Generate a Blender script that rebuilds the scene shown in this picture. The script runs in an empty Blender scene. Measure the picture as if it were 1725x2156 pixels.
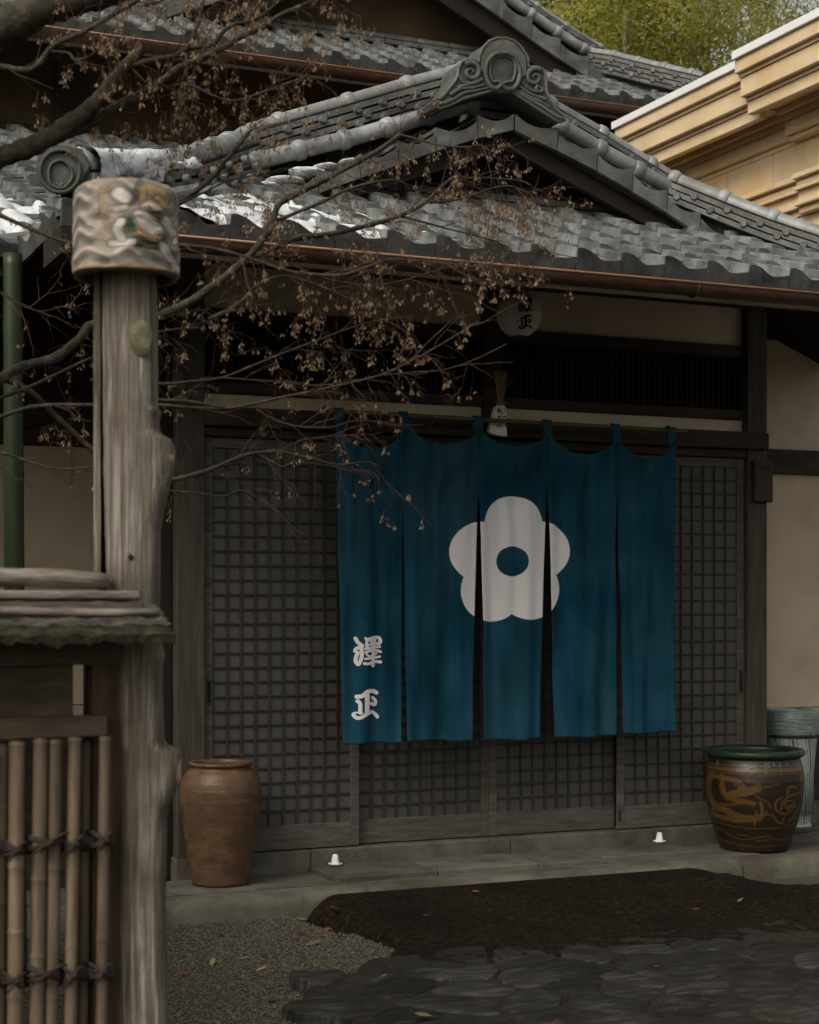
import bpy, math, random
import numpy as np
from mathutils import Vector, Matrix, noise as mnoise
random.seed(7); rng = np.random.default_rng(7)
SC = bpy.context.scene
COL = SC.collection

# ---------------------------------------------------------------- camera, light, exposure
YAW = math.radians(23.9); EYE = 1.445
cam_d = bpy.data.cameras.new('camera'); cam = bpy.data.objects.new('camera', cam_d); COL.objects.link(cam)
cam_d.sensor_fit = 'HORIZONTAL'; cam_d.sensor_width = 24; cam_d.lens = 50
cam_d.shift_y = 0.111; cam_d.clip_start = 0.05; cam_d.clip_end = 500
cam.location = (0, 0, EYE); cam.rotation_euler = (math.pi/2, 0, -YAW)
cam_d.dof.use_dof = True; cam_d.dof.focus_distance = 8.4; cam_d.dof.aperture_fstop = 4.5
SC.camera = cam

SUN_EL, SUN_AZ = 43, -120     # azimuth: direction the light comes from, degrees from +Y towards +X
w = bpy.data.worlds.new('World'); SC.world = w; w.use_nodes = True
nt = w.node_tree
sky = nt.nodes.new('ShaderNodeTexSky'); sky.sky_type = 'NISHITA'; sky.sun_disc = False
sky.sun_elevation = math.radians(SUN_EL); sky.sun_rotation = math.radians(SUN_AZ)
sky.air_density = 1.0; sky.dust_density = 5.0; sky.ozone_density = 0.6
hsv = nt.nodes.new('ShaderNodeHueSaturation'); hsv.inputs['Saturation'].default_value = .25      # thin warm overcast
tint = nt.nodes.new('ShaderNodeMix'); tint.data_type = 'RGBA'; tint.blend_type = 'MULTIPLY'; tint.inputs['Factor'].default_value = 1; tint.inputs['B'].default_value = (1.0, .96, .86, 1)
nt.links.new(sky.outputs[0], hsv.inputs['Color']); nt.links.new(hsv.outputs[0], tint.inputs['A']); nt.links.new(tint.outputs['Result'], nt.nodes['Background'].inputs[0]); nt.nodes['Background'].inputs[1].default_value = 0.14
sun_d = bpy.data.lights.new('sun', 'SUN'); sun = bpy.data.objects.new('sun', sun_d); COL.objects.link(sun)
sun_d.energy = 1.2; sun_d.angle = math.radians(24); sun_d.color = (1.0, 0.93, 0.82)
az, el = math.radians(SUN_AZ), math.radians(SUN_EL)
sd = Vector((math.sin(az)*math.cos(el), math.cos(az)*math.cos(el), math.sin(el)))
sun.rotation_euler = sd.to_track_quat('Z', 'Y').to_euler(); sun.location = (0, 0, 20)
SC.view_settings.view_transform = 'Standard'; SC.view_settings.look = 'None'
SC.view_settings.gamma = 1.0; SC.view_settings.exposure = 0.2
SC.view_settings.use_curve_mapping = False

# ---------------------------------------------------------------- photo pixel (1725 wide) -> ray
FPX = 1725*50/24; CX = 862.5; HY = 1269.6
CA, SA = math.cos(YAW), math.sin(YAW)
def ray(x, y):
    u = (x-CX)/FPX
    return u*CA+SA, CA-u*SA, (HY-y)/FPX
def onY(x, y, Y):
    a, b, c = ray(x, y); t = Y/b
    return Vector((a*t, Y, EYE+c*t))
def onX(x, y, X):
    a, b, c = ray(x, y); t = X/a
    return Vector((X, b*t, EYE+c*t))
def onZ(x, y, z):
    a, b, c = ray(x, y); t = (z-EYE)/c
    return Vector((a*t, b*t, z))
def onT(x, y, t):
    a, b, c = ray(x, y)
    return Vector((a*t, b*t, EYE+c*t))

# ---------------------------------------------------------------- materials
def M(name, cols, scale=6, stretch=(1, 1, 1), rough=.8, bump=.3, bscale=30, bstretch=None, rnd=0, detail=8, spec=.3,
      stain=None, stain_scale=1.5, lo=.3, hi=.7, attr=None, metal=0, obj_var=0, fine=0, distort=0):
    m = bpy.data.materials.new(name); m.use_nodes = True
    n, l = m.node_tree.nodes, m.node_tree.links
    b = n['Principled BSDF']; b.inputs['Roughness'].default_value = rough; b.inputs['Metallic'].default_value = metal
    b.inputs['Specular IOR Level'].default_value = spec
    tc = n.new('ShaderNodeTexCoord'); vec = tc.outputs['Object']
    if rnd or obj_var:
        oi = n.new('ShaderNodeObjectInfo')
    if rnd:
        add = n.new('ShaderNodeVectorMath'); add.operation = 'ADD'
        sc = n.new('ShaderNodeMath'); sc.operation = 'MULTIPLY'; sc.inputs[1].default_value = rnd
        l.new(oi.outputs['Random'], sc.inputs[0]); l.new(vec, add.inputs[0]); l.new(sc.outputs[0], add.inputs[1]); vec = add.outputs[0]
    def tex(s, st, det, dis=0):
        mp = n.new('ShaderNodeMapping'); mp.inputs['Scale'].default_value = st; l.new(vec, mp.inputs[0])
        t = n.new('ShaderNodeTexNoise'); t.inputs['Scale'].default_value = s; t.inputs['Detail'].default_value = det
        t.inputs['Roughness'].default_value = .62; t.inputs['Distortion'].default_value = dis
        l.new(mp.outputs[0], t.inputs['Vector']); return t.outputs[0]
    nz = tex(scale, stretch, detail, distort)
    r = n.new('ShaderNodeValToRGB'); e = r.color_ramp.elements
    k = len(cols)
    for i, c in enumerate(cols):
        p = lo+(hi-lo)*i/max(1, k-1)
        el_ = e[i] if i < 2 else e.new(p)
        el_.position = p; el_.color = (*c, 1)
    l.new(nz, r.inputs[0]); out = r.outputs[0]
    if attr:
        at = n.new('ShaderNodeAttribute'); at.attribute_name = attr
        mx = n.new('ShaderNodeMix'); mx.data_type = 'RGBA'; mx.blend_type = 'MULTIPLY'; mx.inputs['Factor'].default_value = 1
        l.new(at.outputs['Color'], mx.inputs['A']); l.new(out, mx.inputs['B']); out = mx.outputs['Result']
    if stain:
        s2 = tex(stain_scale, (1, 1, 1), 6); rr = n.new('ShaderNodeValToRGB')
        rr.color_ramp.elements[0].position = .48; rr.color_ramp.elements[1].position = .66
        l.new(s2, rr.inputs[0]); mx = n.new('ShaderNodeMix'); mx.data_type = 'RGBA'
        l.new(rr.outputs[0], mx.inputs['Factor']); l.new(out, mx.inputs['A']); mx.inputs['B'].default_value = (*stain, 1); out = mx.outputs['Result']
    if fine:
        f2 = tex(420, (1, 1, 1), 3); mr = n.new('ShaderNodeMapRange')
        mr.inputs[1].default_value = .3; mr.inputs[2].default_value = .7
        mr.inputs[3].default_value = 1-fine; mr.inputs[4].default_value = 1+fine
        l.new(f2, mr.inputs[0]); hs = n.new('ShaderNodeHueSaturation'); l.new(mr.outputs[0], hs.inputs['Value']); l.new(out, hs.inputs['Color']); out = hs.outputs[0]
    if obj_var:
        mr = n.new('ShaderNodeMapRange'); mr.inputs[3].default_value = 1-obj_var; mr.inputs[4].default_value = 1+obj_var
        l.new(oi.outputs['Random'], mr.inputs[0]); hs = n.new('ShaderNodeHueSaturation')
        l.new(mr.outputs[0], hs.inputs['Value']); l.new(out, hs.inputs['Color']); out = hs.outputs[0]
    l.new(out, b.inputs['Base Color'])
    if bump:
        bn = tex(bscale, bstretch or stretch, 6); bp = n.new('ShaderNodeBump')
        bp.inputs['Strength'].default_value = bump; bp.inputs['Distance'].default_value = .02
        l.new(bn, bp.inputs['Height']); l.new(bp.outputs[0], b.inputs['Normal'])
    return m
MT = {}
MT['tile'] = M('roof tile clay', [(.085, .09, .092), (.165, .175, .178), (.27, .282, .284)], 9, rough=.27, bump=.12, bscale=60, rnd=50, obj_var=.2, stain=(.075, .077, .073), stain_scale=6, spec=.6, fine=.1)
MT['tile_dark'] = M('weathered tile clay', [(.035, .037, .036), (.07, .072, .07), (.12, .125, .12)], 8, rough=.7, bump=.25, bscale=50, rnd=50, obj_var=.2, stain=(.075, .085, .06), stain_scale=14)
MT['tile_roll'] = M('pale round tile clay', [(.12, .127, .13), (.2, .211, .215), (.29, .302, .306)], 8, rough=.4, bump=.12, bscale=60, rnd=50, obj_var=.2, stain=(.13, .135, .135), stain_scale=6, spec=.5, fine=.12)
MT['tile_flap'] = M('stained and shaded tile face', [(.03, .031, .03), (.06, .062, .06), (.1, .104, .102)], 5, (1, 1, .5), rough=.7, bump=.15, bscale=50, rnd=50, obj_var=.14, stain=(.028, .027, .024), stain_scale=7, fine=.12)  # stains, plus the shade of the downturned faces painted in
MT['tile_mid'] = M('grey tile clay', [(.05, .052, .05), (.095, .1, .098), (.16, .166, .164)], 7, rough=.55, bump=.2, bscale=50, rnd=50, obj_var=.18, stain=(.05, .05, .045), stain_scale=4, spec=.4, fine=.1)
MT['wood_dark'] = M('dark aged wood', [(.018, .013, .009), (.035, .025, .017), (.055, .04, .028)], 5, (1, 1, 6), bump=.3, bscale=30, rough=.75)
MT['wood_darkx'] = M('dark aged beam wood', [(.016, .012, .008), (.03, .021, .014), (.05, .034, .023)], 5, (.6, 6, 6), bump=.3, bscale=30, rough=.75)
MT['wood_post'] = M('grey weathered post wood', [(.034, .029, .023), (.052, .046, .037), (.075, .067, .055)], 7, (5, 5, .5), bump=.3, bscale=25, rough=.8)
MT['wood_door'] = M('grey weathered door wood', [(.05, .046, .039), (.083, .076, .066), (.12, .111, .097)], 9, (.7, 5, 5), bump=.25, bscale=25, rough=.8, obj_var=.1, rnd=9)
MT['wood_bar'] = M('lattice wood', [(.026, .022, .017), (.038, .032, .026), (.05, .043, .035)], 9, (2, 2, 2), bump=.1, rough=.8, obj_var=.12)
MT['pane'] = M('frosted pane', [(.052, .053, .05), (.066, .067, .063), (.08, .081, .077)], 3, bump=.05, rough=.55)
MT['plaster'] = M('beige plaster', [(.46, .38, .28), (.52, .43, .325), (.56, .47, .36)], 2.5, bump=.12, bscale=90, rough=.95, fine=.08, stain=(.4, .325, .24), stain_scale=1.1)
MT['plaster_low'] = M('pale plaster band', [(.42, .35, .31), (.47, .39, .35), (.5, .43, .39)], 3, bump=.12, bscale=90, rough=.95)
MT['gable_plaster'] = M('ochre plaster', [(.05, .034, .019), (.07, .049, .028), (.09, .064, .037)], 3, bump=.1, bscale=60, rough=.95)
MT['stone'] = M('kerb stone', [(.075, .069, .054), (.115, .107, .086), (.15, .142, .118)], 6, bump=.35, bscale=45, rough=.9, stain=(.055, .047, .034), stain_scale=2.2, fine=.14)
MT['slab'] = M('paving slab', [(.075, .072, .063), (.11, .106, .094), (.145, .14, .125)], 5, bump=.3, bscale=45, rough=.85, stain=(.06, .054, .04), stain_scale=3, obj_var=.14, rnd=20, fine=.12)
MT['gravel'] = M('gravel', [(.03, .027, .021), (.07, .064, .05), (.13, .123, .103)], 70, bump=1.0, bscale=60, rough=.95)
MT['pebble'] = M('pebbles', [(.034, .031, .023), (.07, .064, .05), (.145, .136, .112)], 60, bump=0, rough=.9, lo=.25, hi=.75)
MT['earth'] = M('brown mossy earth', [(.005, .0038, .0026), (.016, .0116, .0078), (.042, .03, .02)], 42, bump=1.0, bscale=70, rough=1, stain=(.010, .0078, .0052), stain_scale=2.4, fine=.35, spec=.08)
MT['flag'] = M('dark flagstone', [(.009, .0087, .008), (.019, .0186, .017), (.06, .0585, .053)], 7, (1, 5, 1), bump=.5, bscale=34, bstretch=(1, 3, 2), rough=.75, rnd=30, obj_var=.55, stain=(.011, .010, .007), stain_scale=5, spec=.25, fine=.3, distort=.6)
MT['mortar'] = M('dark joint earth', [(.008, .007, .005), (.016, .014, .0105), (.027, .024, .019)], 30, bump=.8, bscale=50, rough=.95, fine=.2)
MT['copper'] = M('aged copper', [(.035, .016, .010), (.062, .029, .018), (.1, .047, .029)], 6, (2, 8, 8), bump=.08, rough=.5, spec=.4, stain=(.05, .035, .025), stain_scale=4)
MT['copper_rim'] = M('worn copper rim', [(.16, .07, .04), (.25, .12, .07)], 6, bump=0, rough=.4, spec=.5)
MT['iron'] = M('dark iron', [(.02, .02, .02), (.04, .038, .035)], 10, bump=.1, rough=.6)
MT['cream'] = M('yellow rendered stone', [(.53, .405, .25), (.61, .475, .305), (.67, .535, .355)], 4, bump=.25, bscale=110, rough=.9, fine=.1, stain=(.56, .385, .19), stain_scale=1.2)
MT['flashing'] = M('zinc flashing', [(.68, .69, .71), (.76, .77, .79)], 3, bump=.03, rough=.4, spec=.5)
MT['snow'] = M('snow', [(.5, .525, .56), (.58, .6, .63)], 5, bump=.5, bscale=28, rough=.7)
MT['bark'] = M('maple bark', [(.018, .014, .010), (.042, .034, .025), (.09, .077, .058)], 30, (1, 1, 1), bump=.6, bscale=40, rough=.85, stain=(.03, .03, .015), stain_scale=5)
MT['twig'] = M('thin twig bark', [(.04, .022, .016), (.07, .042, .03)], 20, bump=0, rough=.8)
MT['seed'] = M('dry winged seeds', [(.085, .052, .03), (.165, .108, .062), (.28, .2, .12)], 45, bump=0, rough=.8, lo=.35, hi=.65)
MT['silver'] = M('weathered silvery timber', [(.08, .064, .048), (.18, .154, .128), (.38, .35, .32)], 7, (11, 11, .4), bump=.9, bscale=22, bstretch=(9, 9, .35), rough=.9, distort=.8, lo=.3, hi=.66, fine=.12, stain=(.09, .075, .05), stain_scale=2.6)
MT['knot'] = M('pale cut knot wood', [(.2, .14, .075), (.34, .255, .17), (.46, .38, .3)], 12, (2, 2, 1), bump=.4, bscale=20, rough=.8)
MT['silverx'] = M('weathered rail timber', [(.07, .058, .044), (.16, .136, .112), (.3, .27, .24)], 7, (1, 6, 6), bump=.6, bscale=18, bstretch=(1, 6, 6), rough=.85, lo=.3, hi=.65)
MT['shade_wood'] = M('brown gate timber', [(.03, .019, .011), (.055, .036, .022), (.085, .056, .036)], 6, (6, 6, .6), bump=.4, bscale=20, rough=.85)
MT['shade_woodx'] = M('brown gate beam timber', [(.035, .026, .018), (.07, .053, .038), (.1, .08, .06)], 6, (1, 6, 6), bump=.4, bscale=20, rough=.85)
MT['moss'] = M('mossy bark thatch', [(.010, .0095, .007), (.022, .023, .010), (.045, .05, .015)], 22, bump=1.0, bscale=40, rough=.95, lo=.35, hi=.65)
MT['barkroof'] = M('cedar bark', [(.03, .027, .022), (.06, .056, .046), (.12, .115, .1)], 14, (1, 5, 5), bump=.9, bscale=20, rough=.95)
MT['cane'] = M('dried bamboo', [(.075, .053, .036), (.115, .085, .06), (.16, .125, .092)], 7, (6, 6, .7), bump=.1, rough=.5, obj_var=.15, rnd=9)
MT['green_cane'] = M('green bamboo', [(.009, .017, .005), (.014, .025, .008), (.021, .034, .013)], 4, (6, 6, .6), bump=.05, rough=.4)
MT['rope'] = M('black palm rope', [(.02, .015, .012), (.05, .04, .032)], 60, bump=.6, bscale=90, rough=.95)
MT['terracotta'] = M('brown stoneware', [(.055, .029, .016), (.105, .058, .032), (.155, .092, .052)], 9, (1.5, 1.5, 2.2), bump=.16, bscale=26, bstretch=(1, 1, 3), rough=.48, stain=(.075, .045, .023), stain_scale=3, fine=.25, spec=.4)
MT['pot'] = M('glazed pot', [(.8, .8, .8), (1, 1, 1)], 25, bump=.15, bscale=40, rough=.38, attr='Col', spec=.5, fine=.15)
MT['ceramic'] = M('painted ceramic', [(.75, .75, .75), (1, 1, 1)], 16, (1, 1, 3), bump=.12, bscale=60, rough=.3, attr='Col', spec=.5)
MT['captile'] = M('relief cap ceramic', [(.7, .7, .7), (1, 1, 1)], 30, bump=.2, bscale=60, rough=.55, attr='Col', spec=.4, fine=.12)
MT['salt'] = M('white salt', [(.78, .78, .8), (.85, .85, .86)], 60, bump=.2, bscale=150, rough=.8)
MT['white_print'] = M('white dye', [(.7, .69, .7), (.77, .76, .77)], 9, bump=.1, bscale=300, rough=.95)
MT['paper'] = M('white paper', [(.58, .57, .54), (.68, .67, .64)], 6, bump=.05, rough=.9)
MT['lantern_paper'] = M('lantern paper', [(.5, .49, .45), (.58, .57, .53)], 5, bump=.05, rough=.9)
MT['ink'] = M('black ink', [(.012, .012, .012), (.02, .02, .02)], 6, bump=0, rough=.8)
MT['straw'] = M('straw', [(.16, .11, .04), (.27, .2, .085)], 50, bump=0, rough=.8)
MT['rod'] = M('noren rod bamboo', [(.06, .055, .016), (.1, .09, .03)], 6, (1, 8, 8), bump=.05, rough=.5)
MT['leaf_red'] = M('red brown leaf', [(.08, .02, .009), (.15, .045, .02)], 30, bump=.2, rough=.8, obj_var=.35)
MT['leaf_tan'] = M('tan leaf', [(.14, .1, .05), (.24, .175, .095)], 30, bump=.2, rough=.8, obj_var=.3)
MT['foliage'] = M('yellow green bamboo leaves', [(.13, .15, .025), (.32, .32, .055), (.55, .52, .12)], .9, bump=0, rough=.6, lo=.35, hi=.65)
MT['foliage2'] = M('deep green leaves', [(.05, .065, .012), (.14, .16, .026), (.27, .27, .05)], .9, bump=0, rough=.6, lo=.35, hi=.65)
MT['culm'] = M('pale tree trunk', [(.2, .17, .12), (.3, .26, .19)], 6, bump=.2, rough=.8)
for k_ in ('foliage', 'foliage2'):
    n_, l_ = MT[k_].node_tree.nodes, MT[k_].node_tree.links
    tr_ = n_.new('ShaderNodeBsdfTranslucent'); ms_ = n_.new('ShaderNodeMixShader'); ms_.inputs[0].default_value = .6
    src = n_['Principled BSDF'].inputs['Base Color'].links[0].from_socket
    l_.new(src, tr_.inputs[0]); l_.new(n_['Principled BSDF'].outputs[0], ms_.inputs[1]); l_.new(tr_.outputs[0], ms_.inputs[2]); l_.new(ms_.outputs[0], n_['Material Output'].inputs[0])
MT['black'] = M('black wood and painted shade', [(.01, .008, .006), (.016, .012, .009)], 6, bump=0, rough=.9)  # near black; puts shade into roof decks, barge boards and the post gap

# ---------------------------------------------------------------- mesh helpers
class MB:
    def __init__(s): s.v = []; s.f = []; s.c = None
    def add(s, vs, fs):
        o = len(s.v); s.v += [tuple(p) for p in vs]; s.f += [tuple(i+o for i in f) for f in fs]; return s
    def hexa(s, p):   # 4 bottom ccw, 4 top ccw
        return s.add(p, [(3, 2, 1, 0), (4, 5, 6, 7), (0, 1, 5, 4), (1, 2, 6, 5), (2, 3, 7, 6), (3, 0, 4, 7)])
    def box(s, x0, x1, y0, y1, z0, z1, b=0):
        if x1 < x0: x0, x1 = x1, x0
        if b <= 0:
            return s.hexa([(x0, y0, z0), (x1, y0, z0), (x1, y1, z0), (x0, y1, z0), (x0, y0, z1), (x1, y0, z1), (x1, y1, z1), (x0, y1, z1)])
        vs = []; 
        for z, i in ((z0, b), (z0+b, 0), (z1-b, 0), (z1, b)):
            k = b if i == 0 else b*2
            vs += [(x0+k, y0+i, z), (x1-k, y0+i, z), (x1-i, y0+k, z), (x1-i, y1-k, z), (x1-k, y1-i, z), (x0+k, y1-i, z), (x0+i, y1-k, z), (x0+i, y0+k, z)]
        fs = [tuple(range(7, -1, -1)), tuple(range(24, 32))]
        for r in range(3):
            for i in range(8):
                j = (i+1) % 8; fs.append((r*8+i, r*8+j, r*8+8+j, r*8+8+i))
        return s.add(vs, fs)
    def tube(s, pts, rad, n=8, cap=True, up=None):
        pts = [Vector(p) for p in pts]
        if not hasattr(rad, '__len__'): rad = [rad]*len(pts)
        o = len(s.v); prev = None
        for i, p in enumerate(pts):
            t = (pts[min(i+1, len(pts)-1)]-pts[max(i-1, 0)])
            t = t.normalized() if t.length > 1e-9 else Vector((0, 0, 1))
            if prev is None:
                a = Vector((0, 0, 1)) if abs(t.z) < .9 else Vector((1, 0, 0)); x = t.cross(a).normalized()
            else:
                x = prev-t*prev.dot(t); x = x.normalized() if x.length > 1e-6 else t.orthogonal().normalized()
            prev = x; y = t.cross(x)
            for k in range(n):
                a = 2*math.pi*k/n; q = p+(x*math.cos(a)+y*math.sin(a))*rad[i]; s.v.append(tuple(q))
        for i in range(len(pts)-1):
            for k in range(n):
                k2 = (k+1) % n; s.f.append((o+i*n+k, o+i*n+k2, o+(i+1)*n+k2, o+(i+1)*n+k))
        if cap:
            s.f.append(tuple(o+k for k in range(n-1, -1, -1))); e = o+(len(pts)-1)*n; s.f.append(tuple(e+k for k in range(n)))
        return s
    def lathe(s, prof, n=48, c=(0, 0, 0)):
        o = len(s.v)
        for r, z in prof:
            for k in range(n):
                a = 2*math.pi*k/n; s.v.append((c[0]+r*math.cos(a), c[1]+r*math.sin(a), c[2]+z))
        for i in range(len(prof)-1):
            for k in range(n):
                k2 = (k+1) % n; s.f.append((o+i*n+k, o+i*n+k2, o+(i+1)*n+k2, o+(i+1)*n+k))
        if prof[0][0] > 1e-4: s.f.append(tuple(o+k for k in range(n-1, -1, -1)))
        if prof[-1][0] > 1e-4: e = o+(len(prof)-1)*n; s.f.append(tuple(e+k for k in range(n)))
        return s
    def prism(s, front, off):
        o = len(s.v); n = len(front); off = Vector(off)
        s.v += [tuple(p) for p in front]+[tuple(Vector(p)+off) for p in front]
        s.f.append(tuple(range(o, o+n))); s.f.append(tuple(range(o+2*n-1, o+n-1, -1)))
        for i in range(n):
            j = (i+1) % n; s.f.append((o+j, o+i, o+n+i, o+n+j))
        return s
    def grid(s, nu, nv, fn, flip=False):
        o = len(s.v)
        for j in range(nv+1):
            for i in range(nu+1): s.v.append(tuple(fn(i/nu, j/nv)))
        for j in range(nv):
            for i in range(nu):
                a = o+j*(nu+1)+i; q = (a, a+1, a+nu+2, a+nu+1); s.f.append(q[::-1] if flip else q)
        return s
    def blob(s, c, r, n=10, m=7, seed=0, amp=.0, sq=(1, 1, 1)):
        pr = [];
        o = len(s.v)
        for i in range(m+1):
            th = math.pi*i/m
            for k in range(n):
                a = 2*math.pi*k/n; d = Vector((math.sin(th)*math.cos(a), math.sin(th)*math.sin(a), -math.cos(th)))
                q = r*(1+amp*mnoise.noise(d*1.7+Vector((seed*3.1, seed, 0))))
                s.v.append((c[0]+d.x*q*sq[0], c[1]+d.y*q*sq[1], c[2]+d.z*q*sq[2]))
        for i in range(m):
            for k in range(n):
                k2 = (k+1) % n; s.f.append((o+i*n+k, o+i*n+k2, o+(i+1)*n+k2, o+(i+1)*n+k))
        return s
    def mesh(s, name, mat, smooth=False, angle=None):
        me = bpy.data.meshes.new(name); me.from_pydata(s.v, [], s.f); me.materials.append(mat)
        if smooth:
            me.polygons.foreach_set('use_smooth', [True]*len(me.polygons))
            if angle: me.set_sharp_from_angle(angle=math.radians(angle))
        if s.c is not None:
            ca = me.color_attributes.new('Col', 'FLOAT_COLOR', 'POINT'); ca.data.foreach_set('color', np.asarray(s.c, dtype=np.float32).ravel())
        me.update(); return me
    def build(s, name, mat, parent=None, smooth=False, angle=None):
        return link(name, s.mesh(name, MT[mat] if isinstance(mat, str) else mat, smooth, angle), parent)
def link(name, me, parent=None):
    o = bpy.data.objects.new(name, me); COL.objects.link(o)
    if parent: setp(o, parent)
    return o
def setp(o, parent):
    o.parent = parent
    if parent.type == 'EMPTY': o.matrix_parent_inverse = Matrix.Translation(-Vector(parent.location))
def tag(o, label=None, cat=None, group=None, kind=None):
    if label: o['label'] = label
    if cat: o['category'] = cat
    if group: o['group'] = group
    if kind: o['kind'] = kind
    return o
def thing(name, loc, label, cat, group=None):
    o = bpy.data.objects.new(name, None); COL.objects.link(o); o.location = loc; o.empty_display_size = .1
    return tag(o, label, cat, group)
def catmull(pts, k=6):
    P = [Vector(p) for p in pts]
    if len(P) < 3:
        return [P[0].lerp(P[-1], i/k) for i in range(k+1)]
    out = []
    for i in range(len(P)-1):
        a = P[max(i-1, 0)]; b = P[i]; c = P[i+1]; d = P[min(i+2, len(P)-1)]
        for j in range(k):
            t = j/k
            out.append(.5*((2*b)+(c-a)*t+(2*a-5*b+4*c-d)*t*t+(3*b-a-3*c+d)*t**3))
    out.append(P[-1]); return out
def resample(pts, step):
    P = [Vector(p) for p in pts]; L = [0]
    for a, b in zip(P, P[1:]): L.append(L[-1]+(b-a).length)
    n = max(1, round(L[-1]/step)); out = []; j = 0
    for i in range(n+1):
        s = L[-1]*i/n
        while j < len(P)-2 and L[j+1] < s: j += 1
        d = L[j+1]-L[j]; out.append(P[j].lerp(P[j+1], (s-L[j])/d if d > 0 else 0))
    return out
def fbm(x, y, z=0, o=4): return mnoise.fractal(Vector((x, y, z)), .6, 2.1, o)
# ================================================================ ground and paving
YF = 8.0; Z_SILL = .211; Z_PAVE = .106
g = MB().grid(1, 1, lambda u, v: (-40+u*90, -30+v*110, 0)).build('ground', 'gravel'); tag(g, 'grey gravel ground around the entrance', None, None, 'structure')
# pebbles lying in the part of the gravel that the photo shows
def px_of(x, y, z):
    d = x*SA+y*CA; r = x*CA-y*SA
    return CX+FPX*r/d, HY-FPX*(z-EYE)/d
base = np.array([(1, 0, 0), (0, 1, 0), (-1, 0, 0), (0, -1, 0), (0, 0, .8), (0, 0, -.6)])
tri = np.array([(0, 1, 4), (1, 2, 4), (2, 3, 4), (3, 0, 4), (1, 0, 5), (2, 1, 5), (3, 2, 5), (0, 3, 5)])
N = 34000
PX = rng.uniform(.55, 3.1, N*2); PY = rng.uniform(4.6, 7.42, N*2)
dd = PX*SA+PY*CA; vx = CX+FPX*(PX*CA-PY*SA)/dd
ok = (vx > -60) & (vx < 960); PX, PY = PX[ok][:N], PY[ok][:N]; N = len(PX)
R = rng.uniform(.0035, .0085, N); A_ = rng.uniform(0, 6.28, N)
V = np.zeros((N, 6, 3)); bs = base[None]*R[:, None, None]*rng.uniform(.7, 1.35, (N, 1, 3))
V[..., 0] = bs[..., 0]*np.cos(A_)[:, None]-bs[..., 1]*np.sin(A_)[:, None]+PX[:, None]
V[..., 1] = bs[..., 0]*np.sin(A_)[:, None]+bs[..., 1]*np.cos(A_)[:, None]+PY[:, None]
V[..., 2] = bs[..., 2]+(R*.45)[:, None]
Fc = (tri[None]+(np.arange(N)*6)[:, None, None]).reshape(-1, 3)
me = bpy.data.meshes.new('pebbles'); me.from_pydata(V.reshape(-1, 3).tolist(), [], Fc.tolist()); me.materials.append(MT['pebble'])
tag(link('gravel', me), 'small grey pebbles covering the ground before the kerb', 'gravel', None, 'stuff')

def slabs(parent, x0, x1, y0, y1, z, widths, seed, gap=.0045, th=.1, name='paving_slab'):
    r = random.Random(seed); x = x0; i = 0
    while x < x1-.02:
        wd = widths[i % len(widths)]; xe = min(x+wd, x1); dz = r.uniform(-.003, .003)
        sh = r.uniform(-.002, .002)
        MB().box(x+gap, xe-gap, y0, y1, z-th+dz, z+dz, .002).build(name, 'slab', parent); x = xe; i += 1
walk = MB().box(-.8, 7.4, 7.40, 8.6, -.02, Z_PAVE-.03).build('walkway', 'mortar'); tag(walk, 'paved stone walkway along the entrance front', None, None, 'structure')
slabs(walk, -.8, 7.4, 7.575, 7.972, Z_PAVE, [.46, .41, .43, .39], 3)
slabs(walk, 5.55, 7.4, 7.98, 8.46, Z_PAVE, [.5, .42], 5)
# kerb: long stones with a worn rounded nose
kx = -.8
for i, L in enumerate([.92, 1.1, .85, 1.0, 1.2, .9, 1.05, 1.18]):
    prof = [(7.385, -.03), (7.388, .055), (7.40, .085), (7.425, .101), (7.47, .107), (7.556, .105), (7.556, -.03)]
    nx = 10; mb = MB()
    def kp(u, v, a=kx+.003, b=kx+L-.003):
        X = a+(b-a)*u; i_ = round(v*(len(prof)-1)); y, z = prof[i_]
        return (X, y+.006*fbm(X*3, z*9, 1), z+.004*fbm(X*4, y*4, 7))
    mb.grid(nx, len(prof)-1, kp)
    n0 = nx+1
    mb.f.append(tuple(r*n0 for r in range(len(prof)))[::-1]); mb.f.append(tuple(r*n0+nx for r in range(len(prof))))
    mb.build('kerb_stone', 'stone', walk, True, 50); kx += L
# sill stones under the doors
XL0_ = onY(374, 1800, 7.93).x
sx = [XL0_, 3.0, 4.12, 5.0, onY(1618, 1740, 7.93).x]
for a, b in zip(sx, sx[1:]):
    MB().box(a+.002, b-.002, 7.978, 8.14, .04, Z_SILL, .006).build('sill_stone', 'stone', walk)
# raised step stones in front of the doors
st = [onZ(694, 1842, .135).x, onZ(905, 1826, .135).x, onZ(1110, 1810, .135).x, onZ(1245, 1799, .135).x, onZ(1440, 1782, .135).x]
for k, (a, b) in enumerate(zip(st, st[1:])):
    MB().box(a+.003, b-.003, 7.588+.03*(k == 3), 7.970, .05, (.134, .136, .131, .138)[k], .004).build('step_stone', 'slab', walk)

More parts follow.
